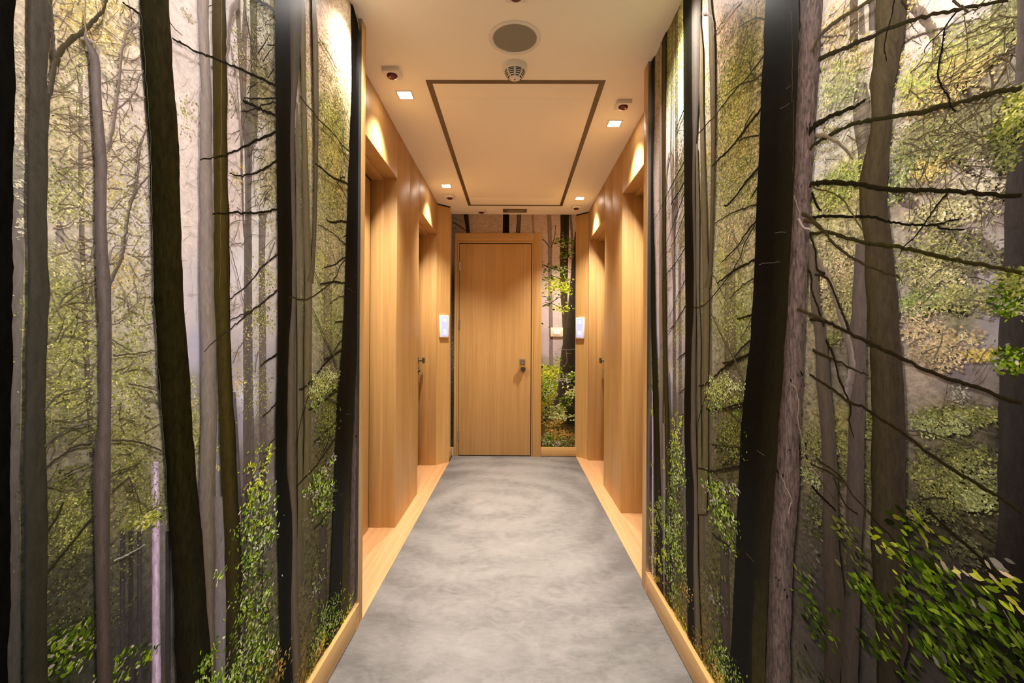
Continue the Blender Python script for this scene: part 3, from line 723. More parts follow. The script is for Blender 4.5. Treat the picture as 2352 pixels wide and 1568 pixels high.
for a in ((1660,60,14,60,90,P2D),(1680,110,46,90,560,P2D),(1690,220,44,60,420,P2),(1700,300,44,60,380,P5),(1680,340,40,60,380,P2),(1660,250,20,90,200,P2D),(1720,140,30,90,300,P2D),(1680,430,44,50,420,P2),(1720,420,20,60,160,P2),(1690,520,44,50,330,P1),
          (1660,480,20,70,180,P2),(1690,580,44,40,260,PO),(1680,650,44,50,330,P2),(1660,600,16,50,90,P4B),(1690,740,40,55,380,P2),(1650,740,20,60,130,P2D),(1700,820,30,40,160,P2D),(1690,990,30,40,220,P2D),(1700,930,25,25,120,P4),
          (1612,220,10,60,110,P4B),(1615,390,12,40,120,P4B),(1612,480,9,40,60,P5),(1625,330,10,60,70,P5),(1655,1000,15,60,60,P2D),(1615,690,8,60,40,P2)):
    LV(PR, *a[:4], int(a[4]*1.25), .0062, a[5])
for a in ((1555,40,10,40,200,P2D),(1530,130,12,60,240,P2D),(1550,160,20,60,240,P2),(1530,220,16,50,160,P2),(1506,200,7,80,140,P6),(1508,300,7,50,60,PH),(1560,250,10,80,60,P7),(1560,330,12,90,70,PH),(1565,640,8,70,70,P1),(1562,720,8,60,80,P2)):
    LV(PR, *a[:5], .0075, a[5])
FP.twigs(PL, 200, 200, 110, 200, 150, .05, (120,104,84), .0016, .5); FP.twigs(PL, 230, 550, 110, 200, 130, .05, (110,96,78), .0016, .4)
FP.twigs(PL, 150, 900, 60, 250, 30, .05, (76,68,50), .0018, .4); FP.twigs(PL, 300, 1000, 50, 200, 30, .05, (76,66,46), .0018, -.4)
FP.twigs(PL, 540, 400, 30, 330, 60, .05, (132,116,108), .0016, .6); FP.twigs(PL, 600, 250, 36, 250, 90, .06, (62,56,34), .002, .8)
FP.twigs(PL, 430, 450, 22, 350, 30, .04, (150,132,122), .0012, .6)
FP.twigs(PR, 1690, 350, 45, 320, 150, .07, (64,56,32), .002, .5); FP.twigs(PR, 1545, 350, 25, 320, 60, .12, (84,76,66), .002, .5)
for a in ((1920,60,26,50,160,P5),(1930,170,46,40,220,P4B),(1970,130,30,40,110,P5),(1935,215,42,40,260,P4),(1905,260,22,40,110,P1),(1910,330,28,30,110,P2),(1960,395,40,30,240,P4B),(1915,455,36,34,260,P4B),(1930,420,40,30,160,P4),
          (2090,20,16,40,60,P5),(2075,140,20,14,50,P5),(2140,205,56,50,330,P5),(2110,190,40,40,220,P4B),(2200,150,60,30,240,P5),(2190,120,60,40,240,P4B),(2240,130,40,40,180,P5),(2300,60,46,40,330,P2),(2320,30,30,30,160,P2D),(2260,90,40,30,160,P2),
          (2150,300,80,26,330,P2),(2200,330,80,30,400,P2D),(2280,280,70,36,420,P2D),(2320,330,30,60,200,P3),(2100,370,50,40,260,P4),(2110,330,50,30,200,P2D),(2140,385,30,24,120,P5),(2060,440,20,40,90,P4),
          (2210,470,80,34,320,P1),(2150,500,60,30,200,P1),(2260,420,60,36,220,PH),(2170,560,70,30,280,P2),(2120,610,60,40,360,P2),(2170,640,60,30,180,P1),(2250,600,60,30,200,P3),(2180,690,90,26,460,P2),(2110,700,40,24,180,P4),(2280,690,60,26,220,P2D),
          (1930,560,34,50,240,P1),(1930,620,34,40,200,PO),(1945,690,40,40,260,P2),(1900,640,12,60,90,P1),(1930,770,26,24,100,P2D),(2120,740,30,40,160,PO),(2200,770,60,20,120,PO),(2160,815,60,30,260,PO),(2260,815,50,9,110,P5),
          (2200,955,100,18,460,P2),(2160,975,70,24,260,P7),(2200,1040,100,30,260,P2D),(2240,1060,60,30,160,P2),(2150,1080,60,30,320,P2),(2200,1130,90,40,520,P2),(2260,1120,50,50,240,P7),(2150,1170,60,30,260,P2D),(1935,1020,20,30,130,P2),
          (1998,970,6,30,60,P2),(1998,1090,8,60,90,P2D),(1945,1090,16,40,110,P2D),(1860,1030,22,50,240,P2),(1865,1090,20,30,130,P7),(1875,1180,18,60,160,P4D),(2240,1250,60,50,140,P3),(2230,900,50,20,60,WHT)):
    LV(PR, *a[:5], .0058, a[5], tilt=-.12, k=(.55 if a[1] > 930 else .9 if a[1] > 480 else 1.), haze=((214,200,176) if a[1] < 300 else (184,170,148) if a[1] < 760 else (120,112,92)))
FP.twigs(PR, 2200, 250, 130, 220, 130, .07, (84,72,52), .002, -.4); FP.twigs(PR, 1935, 300, 45, 280, 40, .05, (78,66,48), .002, .5); FP.twigs(PR, 2200, 800, 110, 350, 40, .05, (92,80,70), .002, .3)

# --- middle trunks
T(PL, [(-200,56,118),(0,55,112),(75,55,108),(100,55,103),(190,57,100),(215,57,110),(300,54,104),(380,53,101),(480,54,100),(580,57,102),(680,57,106),(780,52,102),(880,50,97),(980,46,98),(1080,44,99),(1180,47,102),(1280,47,101),(1400,47,100),(1568,46,102)],
  ((64,58,50),(84,76,66),(62,56,46)), ((30,32,32),(50,46,32),(34,32,20)))
bA(0, [(415,-40),(432,150),(440,280),(452,420),(462,560),(440,700),(420,850)], 9, 13, (72,64,54))
bA(0, [(470,580),(500,480),(600,370),(720,280),(840,160),(900,90),(940,-20)], 15, 6, (66,58,40))
bA(0, [(700,340),(780,360),(850,420),(860,560)], 5, 10, (150,132,124))
bA(0, [(740,0),(735,150),(740,320)], 4, 5, (132,118,96))
bA(0, [(940,1330),(980,1200),(1010,1000),(1040,800),(1060,560),(1100,360),(1160,220),(1180,190)], 10, 4, (116,102,92))
bA(0, [(1020,990),(1130,900),(1200,810),(1220,720),(1270,640)], 4, 3, (108,94,84)); bA(0, [(1130,270),(1180,245),(1260,225)], 4, 3, (120,106,94))
bA(0, [(1040,890),(1180,890),(1290,870)], 3, 2.5, (126,110,98)); bA(0, [(1060,625),(1180,635),(1270,640)], 3, 2.5, (126,110,98))
bA(0, [(1210,1560),(1240,1330),(1280,1200),(1310,1130)], 4, 3, (100,86,78))
bA(380, [(960,1080),(1030,920),(1080,800),(1100,650),(1130,480),(1150,370),(1230,190),(1320,90)], 9, 3.5, (90,78,70))
bA(380, [(1150,330),(1190,230),(1215,100),(1230,0)], 5, 4, (104,90,80)); bA(380, [(945,900),(970,800),(1000,730),(1080,720),(1180,720)], 4, 2.5, (120,104,98))
bA(380, [(780,870),(810,800),(830,720)], 4, 4, (100,88,78))
T(PL, [(78,184,189),(98,188,199),(112,193,210),(128,198,221),(150,199,223),(220,202,226),(300,208,233),(380,212,240),(430,211,238),(500,210,237),(580,213,240),(650,215,248),(700,218,249),(780,220,250),(880,221,250),(980,220,249),(1050,209,248),(1100,206,247),(1180,208,246),(1280,211,245),(1380,213,246),(1450,214,250),(1568,216,252)],
  ((98,87,83),(120,107,102),(102,91,84)), ((48,42,38),(70,58,50),(56,44,36)))
for pts, w0, w1, c in (([(380,630),(450,540),(550,470),(700,430)],6,4,(82,74,60)), ([(370,960),(500,850),(650,780),(780,745)],6,4,(78,70,58)), ([(390,1150),(450,1090),(560,1020),(640,960),(800,940)],5,5,(54,46,38)),
                       ([(980,905),(1150,910),(1280,935),(1370,975),(1460,1005)],5,4,(66,56,42)), ([(980,1200),(1100,1165),(1240,1110)],4,3,(62,54,38)), ([(980,1370),(1080,1280),(1150,1240)],5,3,(60,52,36)),
                       ([(1130,1230),(1200,1370),(1250,1568)],4,3,(64,54,42)), ([(1130,395),(1300,430),(1420,470)],4,3,(78,68,54)), ([(985,0),(1080,60),(1170,105)],3,3,(84,74,62)), ([(990,140),(1130,130),(1370,100)],4,3,(74,66,52))):
    bA(780, pts, w0, w1, c)
bA(1168, [(400,560),(530,410),(650,270),(760,130),(830,60)], 8, 6, (44,38,26)); bA(1168, [(400,200),(480,80),(540,-60)], 8, 6, (46,42,26)); bA(1168, [(1000,470),(1150,400),(1280,320)], 3, 2, (166,154,144))
T(PL, [(0,448,474),(50,449,473),(120,453,476),(200,456,480),(300,453,480),(380,453,481),(480,453,483),(580,452,486),(680,453,487),(780,456,492),(880,456,492),(960,457,494),(1020,454,492),(1100,453,490),(1180,453,490),(1280,460,490),(1400,468,488),(1568,478,490)],
  ((140,128,128),(158,142,134),(120,106,96)), ((66,58,46),(84,74,56),(64,54,36)))
T(PL, [(1140,486,506),(1180,488,508),(1280,490,512),(1400,487,515),(1500,489,513),(1568,492,510)], g3((112,102,98)), g3((112,102,106)))
T(PL, [(0,481,513),(100,483,516),(200,484,517),(300,484,517),(380,485,518),(480,487,521),(580,487,523),(680,488,523),(780,491,525),(880,497,529),(960,499,533),(1020,501,537),(1100,504,540),(1180,508,545),(1280,512,550),(1380,515,552),(1480,516,552),(1568,512,552)],
  ((62,52,20),(72,58,26),(44,34,12)), ((24,20,8),(48,42,16),(20,16,8)), .5)
bB(0, [(408,0),(408,500),(404,900),(402,1568)], 1.2, 1.2, (126,116,66)); bB(380, [(402,0),(400,500),(395,900),(392,1100)], 1.2, .8, (112,100,50))
bB(0, [(560,0),(490,130),(465,350),(455,560)], 16, 5, (132,116,106))
bB(0, [(470,700),(520,850),(570,1050),(600,1400)], 3, 4, (140,124,116)); bB(0, [(490,400),(530,600),(560,900),(580,1200)], 5, 4, (136,120,108)); bB(0, [(620,100),(660,300),(690,480)], 5, 3, (64,56,40))
for pts, w0, w1, c in (([(480,1200),(600,1110),(700,1010),(780,910),(920,800)],3,5.5,(44,36,30)), ([(920,1120),(800,1220),(680,1310),(580,1390),(480,1480),(360,1568),(250,1675)],5.5,2.5,(42,34,28)), ([(690,1300),(600,1340),(480,1400)],4,2.5,(50,42,34)),
                       ([(480,730),(530,900),(580,1100),(620,1300)],3,3,(96,84,76)), ([(490,520),(540,500),(590,490)],3,2,(120,106,96)), ([(490,710),(560,700),(620,715)],3,2.5,(118,102,96)), ([(720,300),(745,360),(755,400)],4,4,(110,98,88)), ([(890,690),(850,800),(830,880)],4,4,(106,94,88))):
    bB(380, pts, w0, w1, c)
bB(780, [(620,0),(560,90),(510,210)], 3, 3, (92,82,80)); bB(780, [(740,110),(720,210),(715,300)], 4, 3, (92,82,72))

# the fork-stemmed pair and its neighbours
T(PR, [(330,1601,1605),(480,1602,1610),(680,1603,1609),(780,1605,1613),(900,1605,1612),(1060,1606,1615),(1180,1606,1615)], g3((112,102,82)), g3((90,82,54)))
T(PR, [(20,1606,1610),(120,1606,1618),(250,1610,1619),(360,1612,1622),(480,1614,1626),(560,1616,1628),(620,1617,1630),(680,1618,1633),(780,1617,1632),(880,1617,1630),(980,1618,1630),(1060,1616,1630),(1180,1612,1626)], g3((112,98,74)), g3((92,82,52)))
T(PR, [(-150,1627,1635),(0,1629,1636),(100,1632,1645),(200,1634,1646),(300,1636,1646),(380,1636,1645),(480,1635,1643),(560,1633,1641),(620,1630,1638),(660,1622,1635)], g3((92,80,62)), g3((84,74,50)))
bC(0, [(640,320),(630,180),(590,130),(530,120)], 4, 6, (104,92,82)); bC(0, [(860,10),(750,150),(650,300)], 4, 2.5, (58,46,32)); bC(380, [(600,950),(660,1040),(740,1200)], 3, 3, (84,76,50)); bC(380, [(600,1310),(660,1420),(720,1560),(800,1700),(880,1900),(920,2000)], 3, 5, (72,66,40))

# the black trunk
T(PL, [(-250,662,694),(0,661,690),(100,661,688),(200,662,680),(260,662,674),(380,661,672),(480,663,676),(560,665,677),(680,662,676),(780,658,674),(880,654,673),(980,654,673),(1050,653,675),(1120,657,676),(1180,664,678),(1250,662,680),(1380,662,681),(1568,666,690),(1800,668,698)],
  ((60,54,48),(84,76,68),(66,58,48)), ((58,50,38),(92,80,62),(70,62,44)), .3)
T(PL, [(-250,626,662),(0,627,662),(200,628,664),(380,631,663),(480,632,665),(560,633,668),(680,634,667),(780,633,660),(880,632,657),(980,629,656),(1080,629,655),(1120,632,660),(1180,634,667),(1280,635,668),(1380,638,664),(1480,640,666),(1568,641,669),(1800,643,672)],
  ((22,22,10),(10,9,5),(20,17,11)), ((16,15,10),(10,10,8),(22,19,14)), .4)
for oy, pts, w0, w1 in ((0,[(0,370),(100,425),(230,480),(330,520),(450,570),(600,630),(750,700),(910,780)],4,7),(0,[(600,905),(720,960),(800,1000),(910,1040)],8,7),(0,[(610,880),(750,890),(910,880)],3,4),(0,[(590,1000),(700,980),(800,940),(910,920)],2.5,3.5),
                        (0,[(210,1440),(330,1420),(450,1395),(600,1330),(750,1250),(910,1185)],2.5,7),(0,[(910,1445),(800,1520),(680,1568),(560,1582),(480,1560)],6,2.5),(0,[(720,0),(800,40),(895,95)],8,7),(0,[(820,400),(850,405),(900,410)],3,3),
                        (380,[(325,435),(430,430),(520,420),(650,430),(780,420),(915,395)],4,5.5),(780,[(920,130),(830,180),(760,235)],6,3),(780,[(910,560),(850,630),(780,690)],4,2.5),(780,[(890,890),(850,930),(830,960)],3,2),
                        (0,[(740,480),(790,400),(850,300)],3,2),(0,[(780,560),(830,480),(880,430)],3,2),(0,[(640,850),(680,780),(740,740)],2.5,2),(0,[(830,700),(860,650),(890,610)],3,2)):
    bB(oy, pts, w0, w1, (26,21,12))
bA(0, [(1075,25),(1150,70),(1260,150)], 4, 6, (30,22,12)); bA(0, [(1505,200),(1560,270),(1620,320)], 3, 2, (48,38,26)); bA(0, [(1525,345),(1570,370),(1650,410)], 4, 4, (30,24,14))

# the mossy dark trunk in the front left
T(PL, [(-200,312,376),(0,315,382),(100,320,388),(200,326,395),(300,333,402),(380,340,406),(480,341,408),(580,344,411),(680,347,416),(780,353,421),(880,358,431),(980,368,437),(1080,374,445),(1180,381,453),(1280,387,463),(1380,393,470),(1480,396,477),(1568,400,482),(2200,420,520)],
  ((22,19,6),(34,28,10),(44,34,12)), ((8,7,3),(26,24,8),(12,11,5)), .9)
bA(0, [(1232,0),(1255,260),(1290,700),(1325,1180),(1335,1568)], 1., 1., (86,92,74))
bA(380, [(1338,0),(1345,600),(1365,1300),(1385,1568)], 1.1, 1.1, (104,110,94)); bA(780, [(1385,0),(1420,500),(1455,950),(1480,1400)], 1., 1., (84,84,70))

# --- the great front trunk with its rough brown flank
for oy, pts, w0, w1, c in (
 (0,[(1095,500),(950,690),(800,850),(650,1040),(500,1200)],6,3,(44,32,18)),(0,[(1085,960),(950,1130),(830,1290),(700,1420),(620,1500)],9,4,(30,22,10)),(0,[(860,1270),(930,1240),(1050,1220)],3,5,(48,34,20)),(0,[(1110,170),(1000,170),(860,250)],4,2.5,(50,46,22)),
 (0,[(960,540),(980,640),(1020,720)],5,7,(62,56,30)),(0,[(1080,660),(1010,720),(880,760),(740,860)],6,2.5,(56,42,26)),(0,[(1000,1000),(930,1120),(870,1290)],5,4,(34,26,12)),
 (380,[(1050,15),(930,150),(850,260),(770,350),(730,360)],8,4,(28,20,12)),(380,[(1050,175),(970,300)],8,4,(26,20,12)),(380,[(1040,350),(900,390),(760,450),(650,520)],5,2.5,(52,42,24)),(380,[(1020,500),(930,610),(860,720),(710,870)],6.5,3,(30,24,14)),
 (380,[(1010,540),(930,680),(870,840),(800,960),(660,1140),(560,1250),(440,1290)],5,3,(42,36,22)),(380,[(1010,850),(850,930),(740,1010),(670,1060)],7,4,(30,24,14)),(380,[(1000,1020),(900,1080),(780,1200)],4,3,(48,40,26)),(380,[(990,1340),(850,1380)],6,4,(28,22,12)),(380,[(980,1380),(930,1480),(880,1568)],3,3,(54,46,26)),
 (380,[(820,650),(870,780),(900,880)],3,3,(66,56,30)),
 (780,[(970,10),(880,90),(800,190),(720,210)],6,4,(34,26,18)),(780,[(960,130),(800,210),(700,280),(610,370),(540,410),(500,415)],8,4,(30,24,16)),(780,[(610,380),(560,530),(510,680),(480,900)],4.5,3,(34,28,18)),(780,[(930,565),(820,590),(720,620),(570,620)],6,4,(32,26,18)),(780,[(940,600),(850,615),(740,635)],5,4,(36,28,18)),
 (780,[(740,600),(820,690),(890,745)],5,5,(62,54,36)),(780,[(910,590),(880,700),(830,820),(780,950)],3,2.5,(50,44,26)),(780,[(890,970),(760,965),(620,945)],4.5,3,(32,26,16)),(780,[(880,985),(790,1070),(710,1140)],5.5,4,(34,28,18)),(780,[(880,1133),(760,1160),(640,1180),(490,1155)],7,4,(34,27,18)),
 (780,[(720,0),(800,120),(860,260),(910,410)],5,5,(84,74,46)),(1168,[(850,95),(760,70),(700,20)],5.5,3,(26,20,14)),(1168,[(620,220),(700,280),(790,345)],5,4,(30,28,16))):
    bC(oy, pts, w0, w1, c)
# right-hand trunks
T(PR, [(560,1972,2000),(640,1966,2000),(720,1962,1998),(780,1950,1996),(880,1957,1995),(980,1954,1993),(1080,1952,1991),(1180,1948,1990),(1300,1950,1985),(1568,1938,1978)], g3((112,96,88)), g3((62,54,46)))
bD(380, [(15,840),(100,1000),(180,1200),(240,1400),(300,1600),(330,1800),(300,1960),(280,2100)], 14, 24, (112,98,82), c1=(108,95,90))
T(PR, [(560,1860,1876),(700,1868,1890),(780,1878,1904),(880,1880,1912),(980,1891,1924),(1080,1896,1930),(1180,1895,1931),(1280,1897,1934),(1400,1900,1950),(1568,1898,1936)], g3((106,92,78)), g3((58,48,38)))
T(PR, [(-100,2020,2096),(0,2018,2090),(80,2018,2085),(150,2012,2070),(200,2002,2060),(250,2009,2058),(300,2005,2054),(380,1988,2048),(430,1980,2046),(480,1982,2047),(560,1992,2058),(640,1992,2064),(720,1998,2070),(780,2004,2076),(880,2007,2083),(980,2009,2086),(1080,2008,2087),(1180,2007,2087),(1280,2008,2085),(1380,2014,2088),(1480,2020,2092),(1568,2022,2075)],
  ((74,62,36),(102,88,62),(88,74,58)), ((18,16,5),(50,42,32),(56,44,40)), .5)
T(PR, [(-100,2345,2480),(100,2343,2460),(220,2341,2450)], ((120,106,96),(96,84,78),(80,70,66)), ((110,98,90),(96,84,78),(80,70,66)))
T(PR, [(300,2322,2440),(380,2320,2440),(480,2316,2440),(560,2316,2440),(700,2310,2440),(780,2304,2440),(880,2303,2440),(980,2302,2440),(1080,2300,2440),(1180,2300,2440),(1280,2292,2440),(1400,2280,2440),(1568,2268,2440),(1900,2250,2440)], ((84,74,68),(66,57,53),(50,44,42)), ((14,12,7),(10,10,6),(8,8,5)), .4)
for a in ((2330,690,36,40,190,P4D),(2330,830,26,30,130,P4D),(2340,640,20,24,70,P2D)): LV(PR, *a[:5], .0075, a[5])
for a in ((2332,300,26,36,260,P2D),(2320,350,18,40,140,P3),(2345,250,20,40,160,P2)): LV(PR, *a[:5], .0062, a[5], tilt=-.12)
# flank bark and black core
T(PR, [(-150,1846,1904),(0,1842,1897),(60,1844,1892),(100,1840,1893),(180,1838,1888),(280,1834,1880),(380,1830,1874),(480,1826,1868),(580,1820,1862),(680,1814,1858),(780,1808,1853),(880,1802,1849),(940,1796,1846),(1040,1790,1842),(1120,1784,1842),(1180,1778,1835),(1280,1772,1827),(1380,1770,1824),(1480,1766,1820),(1568,1762,1822)],
  ((62,50,42),(108,90,84),(78,64,58)), ((52,42,36),(92,78,72),(66,54,48)), 1.25)
T(PR, [(-150,1770,1844),(0,1763,1841),(100,1758,1840),(200,1753,1837),(300,1750,1832),(380,1747,1830),(480,1742,1826),(580,1738,1820),(680,1734,1814),(780,1728,1808),(880,1716,1801),(980,1706,1793),(1080,1702,1788),(1180,1697,1780),(1280,1693,1772),(1380,1688,1769),(1480,1683,1764),(1568,1678,1762),(1900,1668,1755)],
  ((9,8,6),(7,6,4),(22,19,10)), ((13,13,12),(16,15,11),(40,34,16)), .6)
T(PR, [(1330,1738,1760),(1420,1734,1764),(1568,1730,1762)], g3((34,30,12)), g3((62,54,22)), .8)
for pts in ([(1350,920),(1355,500),(1340,100)],[(1360,1560),(1365,1200),(1362,900)]): bC(0, pts, 1.2, 1.2, (84,72,40))
for oy, pts in ((380,[(1050,890),(1130,875),(1240,870)]),(380,[(1190,610),(1240,600),(1300,600)]),(0,[(1240,980),(1330,930)]),(780,[(1030,990),(1110,1050)]),(1168,[(930,400),(1010,480)]),(0,[(1300,800),(1350,760)])):
    bC(oy, pts, 1.6, 1., (84,76,66))
# boughs growing out of the great trunk to the right
for oy, pts, w0, w1, c in (
 (0,[(540,-20),(400,60),(280,130),(160,210),(30,330),(-40,470)],8,12,(66,52,28)),(0,[(1750,0),(1500,45),(1300,80),(1000,150),(700,240),(500,330),(330,400),(200,460),(20,535)],7,11,(36,29,13)),(0,[(1870,785),(1600,840),(1350,910),(1100,970),(900,1020),(700,1050),(500,1080),(330,1120),(200,1180),(0,1290),(-60,1350)],11,9,(38,33,14)),
 (0,[(450,900),(350,960),(150,1040),(-30,1130)],7,12,(28,21,10)),(0,[(1280,100),(1180,230),(1160,300),(1140,450),(1110,600),(1110,700),(1150,800),(1200,860),(1220,950),(1270,1005)],5,4,(16,13,9)),(0,[(1160,260),(1000,420),(985,480)],4,3,(46,38,28)),(0,[(710,0),(680,170),(640,300),(620,430),(640,550)],5,3,(22,17,9)),
 (0,[(780,0),(830,90)],6,5,(40,33,22)),(0,[(1240,0),(1310,50),(1385,110)],6,5,(60,48,36)),(0,[(60,330),(160,325),(280,315)],4,3,(84,70,58)),(0,[(0,1210),(120,1240),(240,1320),(340,1430)],8,6,(108,92,70)),(0,[(1190,980),(1160,1090)],3,2,(90,78,76)),
 (380,[(-60,175),(0,160),(150,150),(400,175),(650,210),(900,225),(1200,225),(1500,255),(1870,267)],12,9,(26,21,9)),(380,[(-40,470),(0,465),(150,455),(400,460),(520,465),(620,495),(750,520),(900,535),(1100,530),(1200,500),(1300,485)],7,4,(18,15,7)),(380,[(1100,535),(1150,570),(1350,575)],4.5,3.5,(18,15,8)),
 (380,[(-60,612),(0,610),(100,600),(200,625),(400,685),(700,725),(850,750),(1050,800),(1300,855),(1600,910),(1870,962)],8,9,(42,36,15)),(380,[(-130,430),(-40,480),(20,545),(80,600),(150,690),(300,810),(450,890),(600,950),(720,990),(760,1015)],9,5,(52,43,26)),(380,[(-40,180),(0,205),(130,240),(240,300),(300,400),(350,470),(420,580),(450,610)],4,3,(66,56,22)),
 (380,[(1200,240),(1120,330),(1050,430),(980,530),(900,640),(800,730),(750,820)],5,3,(22,17,9)),(380,[(-10,980),(60,990),(120,1040),(170,1160),(220,1280),(270,1400),(300,1490)],5,8,(34,29,15)),(380,[(-60,1380),(0,1390),(100,1410),(250,1480),(430,1568),(550,1630),(750,1720),(1000,1840),(1300,1950),(1500,2010),(1700,2090),(1870,2145)],8,9.5,(34,27,15)),
 (780,[(-30,90),(0,110),(170,180),(330,260),(480,320)],9,3,(42,34,21)),(780,[(90,0),(160,150),(220,370),(290,530),(320,640),(300,720),(340,880)],8,3,(28,22,13)),(780,[(-60,310),(0,350),(80,400),(200,480),(300,560),(440,610),(600,720),(800,840),(1000,1000),(1250,1170),(1500,1320),(1700,1440),(1870,1560)],5,8.5,(36,29,15)),
 (780,[(0,1070),(120,1150),(230,1240),(330,1390),(430,1500),(500,1570)],4,4,(40,34,15)),(780,[(-60,1110),(0,1140),(150,1210),(240,1290)],4,4,(38,32,14)),(780,[(160,1240),(210,1370),(270,1490),(380,1568)],4,4,(34,28,10)),(780,[(0,1190),(90,1330),(170,1430),(240,1480)],3.5,3,(60,48,38)),(780,[(-40,1310),(0,1360),(100,1460),(180,1540)],6,5,(16,11,7)),
 (1168,[(1000,0),(1150,140),(1300,270),(1450,400),(1550,520),(1650,600)],7,9,(28,23,12)),(1168,[(470,0),(530,100),(650,220),(780,370),(900,470),(1050,620),(1090,720),(1130,820),(1200,900),(1300,1200),(1380,1480)],3,4,(24,21,8)),(780,[(820,815),(1000,830),(1200,890),(1350,940),(1500,990),(1640,1060)],3,2.5,(62,54,44)),
 (1168,[(1700,910),(1800,1085)],2,2,(120,112,100)),(780,[(960,1440),(1080,1420),(1180,1430)],4,3,(40,34,22))):
    bD(oy, pts, w0, w1, c)
for oy, pts, w0, w1, c in (
 (380,[(1530,240),(1580,370),(1620,410)],8,4,(18,14,8)),(380,[(1520,600),(1520,630),(1560,760),(1580,930),(1650,980)],6,7,(30,24,15)),(380,[(1500,940),(1530,1020),(1530,1130),(1580,1260),(1640,1450)],6,6,(28,22,14)),(380,[(1395,1290),(1430,1300),(1500,1330),(1650,1390)],8,8,(56,46,28)),(380,[(1370,270),(1420,440),(1400,490)],3,3,(128,112,98)),
 (380,[(1410,480),(1450,550),(1520,578)],5,4,(160,144,130)),(780,[(1330,370),(1345,400),(1390,450),(1410,620),(1400,720),(1440,880),(1500,1100),(1600,1240)],3,4,(122,106,92)),(780,[(1250,1220),(1300,1340),(1350,1440),(1330,1500),(1320,1568)],2.5,3,(150,130,118)),(780,[(1340,400),(1345,650)],2,1.5,(130,112,100)),
 (0,[(1500,1200),(1540,1150),(1650,1085)],13,10,(24,18,9)),(380,[(1450,500),(1540,510),(1620,560)],8,9,(56,46,26))):
    bC(oy, pts, w0, w1, c)
for (x, y) in ((1862,300),(1838,870),(1835,1035),(1795,1090),(1812,1355)):
    LV(PR, x, y, 4, 6, 5, .012, [(14,10,8),(24,18,14)], tilt=1.5)

# --- near leaves and the forest floor
for a in ((590,1110,30,40,60,P4),(575,1180,18,40,60,P4),(590,1220,34,60,140,P4),(610,1180,20,60,90,P4),(570,1285,18,25,60,P4),(600,1330,24,60,70,P4D),(610,1420,26,40,90,P4D),(600,1480,36,40,120,P4),(560,1530,50,30,160,P4),(520,1555,30,20,80,P4),(620,1540,30,30,100,P6),(500,1322,16,6,16,P4),(540,1480,10,30,30,P4D),(600,1030,16,16,24,P4B),(612,1060,10,20,18,P4B),(590,1240,30,80,24,WHT),(600,1480,40,60,30,WHT)):
    LV(PL, *a[:5], .0125, a[5], tilt=.3, clump=9)
FP.branch([PL(600,1250), PL(598,1330), PL(600,1430)], 4, 3, (40,32,18), .0012); FP.branch([PL(600,1322), PL(585,1318), PL(570,1308)], 3, 2, (40,34,18), .0012)
for a in ((1668,890,42,30,360,P7),(1665,905,40,22,160,P2),(1640,935,20,20,70,P4),(1680,1010,24,40,110,P2D),(1665,1010,24,60,90,P4D)):
    LV(PR, *a[:5], .0072, a[5])
for a in ((1640,1110,26,26,110,P4),(1665,1140,30,30,110,P4),(1650,1180,30,40,150,P4),(1670,1210,26,40,130,P4),(1640,1150,30,40,40,WHT),(1680,1120,15,30,40,WHT),(1675,1260,18,30,60,P4D),(1640,1330,20,40,70,P3),(1655,1370,20,30,50,WHT),(1645,1400,14,40,50,P4D)):
    LV(PR, *a[:5], .0125, a[5], tilt=-.25, clump=9)
for a in ((1520,1170,14,40,240,P4),(1500,1220,10,60,240,P4B),(1545,1130,10,50,160,P4),(1555,1010,10,60,160,P4B),(1550,1060,12,60,180,P4),(1550,1200,20,40,260,P4),(1540,1270,22,50,300,P4),(1515,1290,20,40,260,P4B),(1520,1350,24,40,240,P6),(1550,1350,18,60,240,P4),(1555,1420,16,40,180,P6),(1565,1440,14,30,100,P4B),(1600,1490,18,40,160,P6),(1630,1510,24,50,260,P4D),(1655,1520,24,40,180,P4),(1640,1560,30,30,160,P6),(1670,1540,16,30,80,P4),(1540,1300,30,120,90,WHT),(1610,1540,20,60,40,WHT)):
    LV(PR, *a[:5], .0105, a[5], spread=.9)
for a in ((770,1410,20,40,170,P4),(750,1450,24,40,220,P4),(735,1500,24,40,190,P6),(700,1560,20,20,90,P6),(800,1390,8,40,80,P4B),(790,1430,10,20,60,P4B),(740,1540,30,20,90,P4B)):
    LV(PL, *a[:5], .0105, a[5], spread=.9)
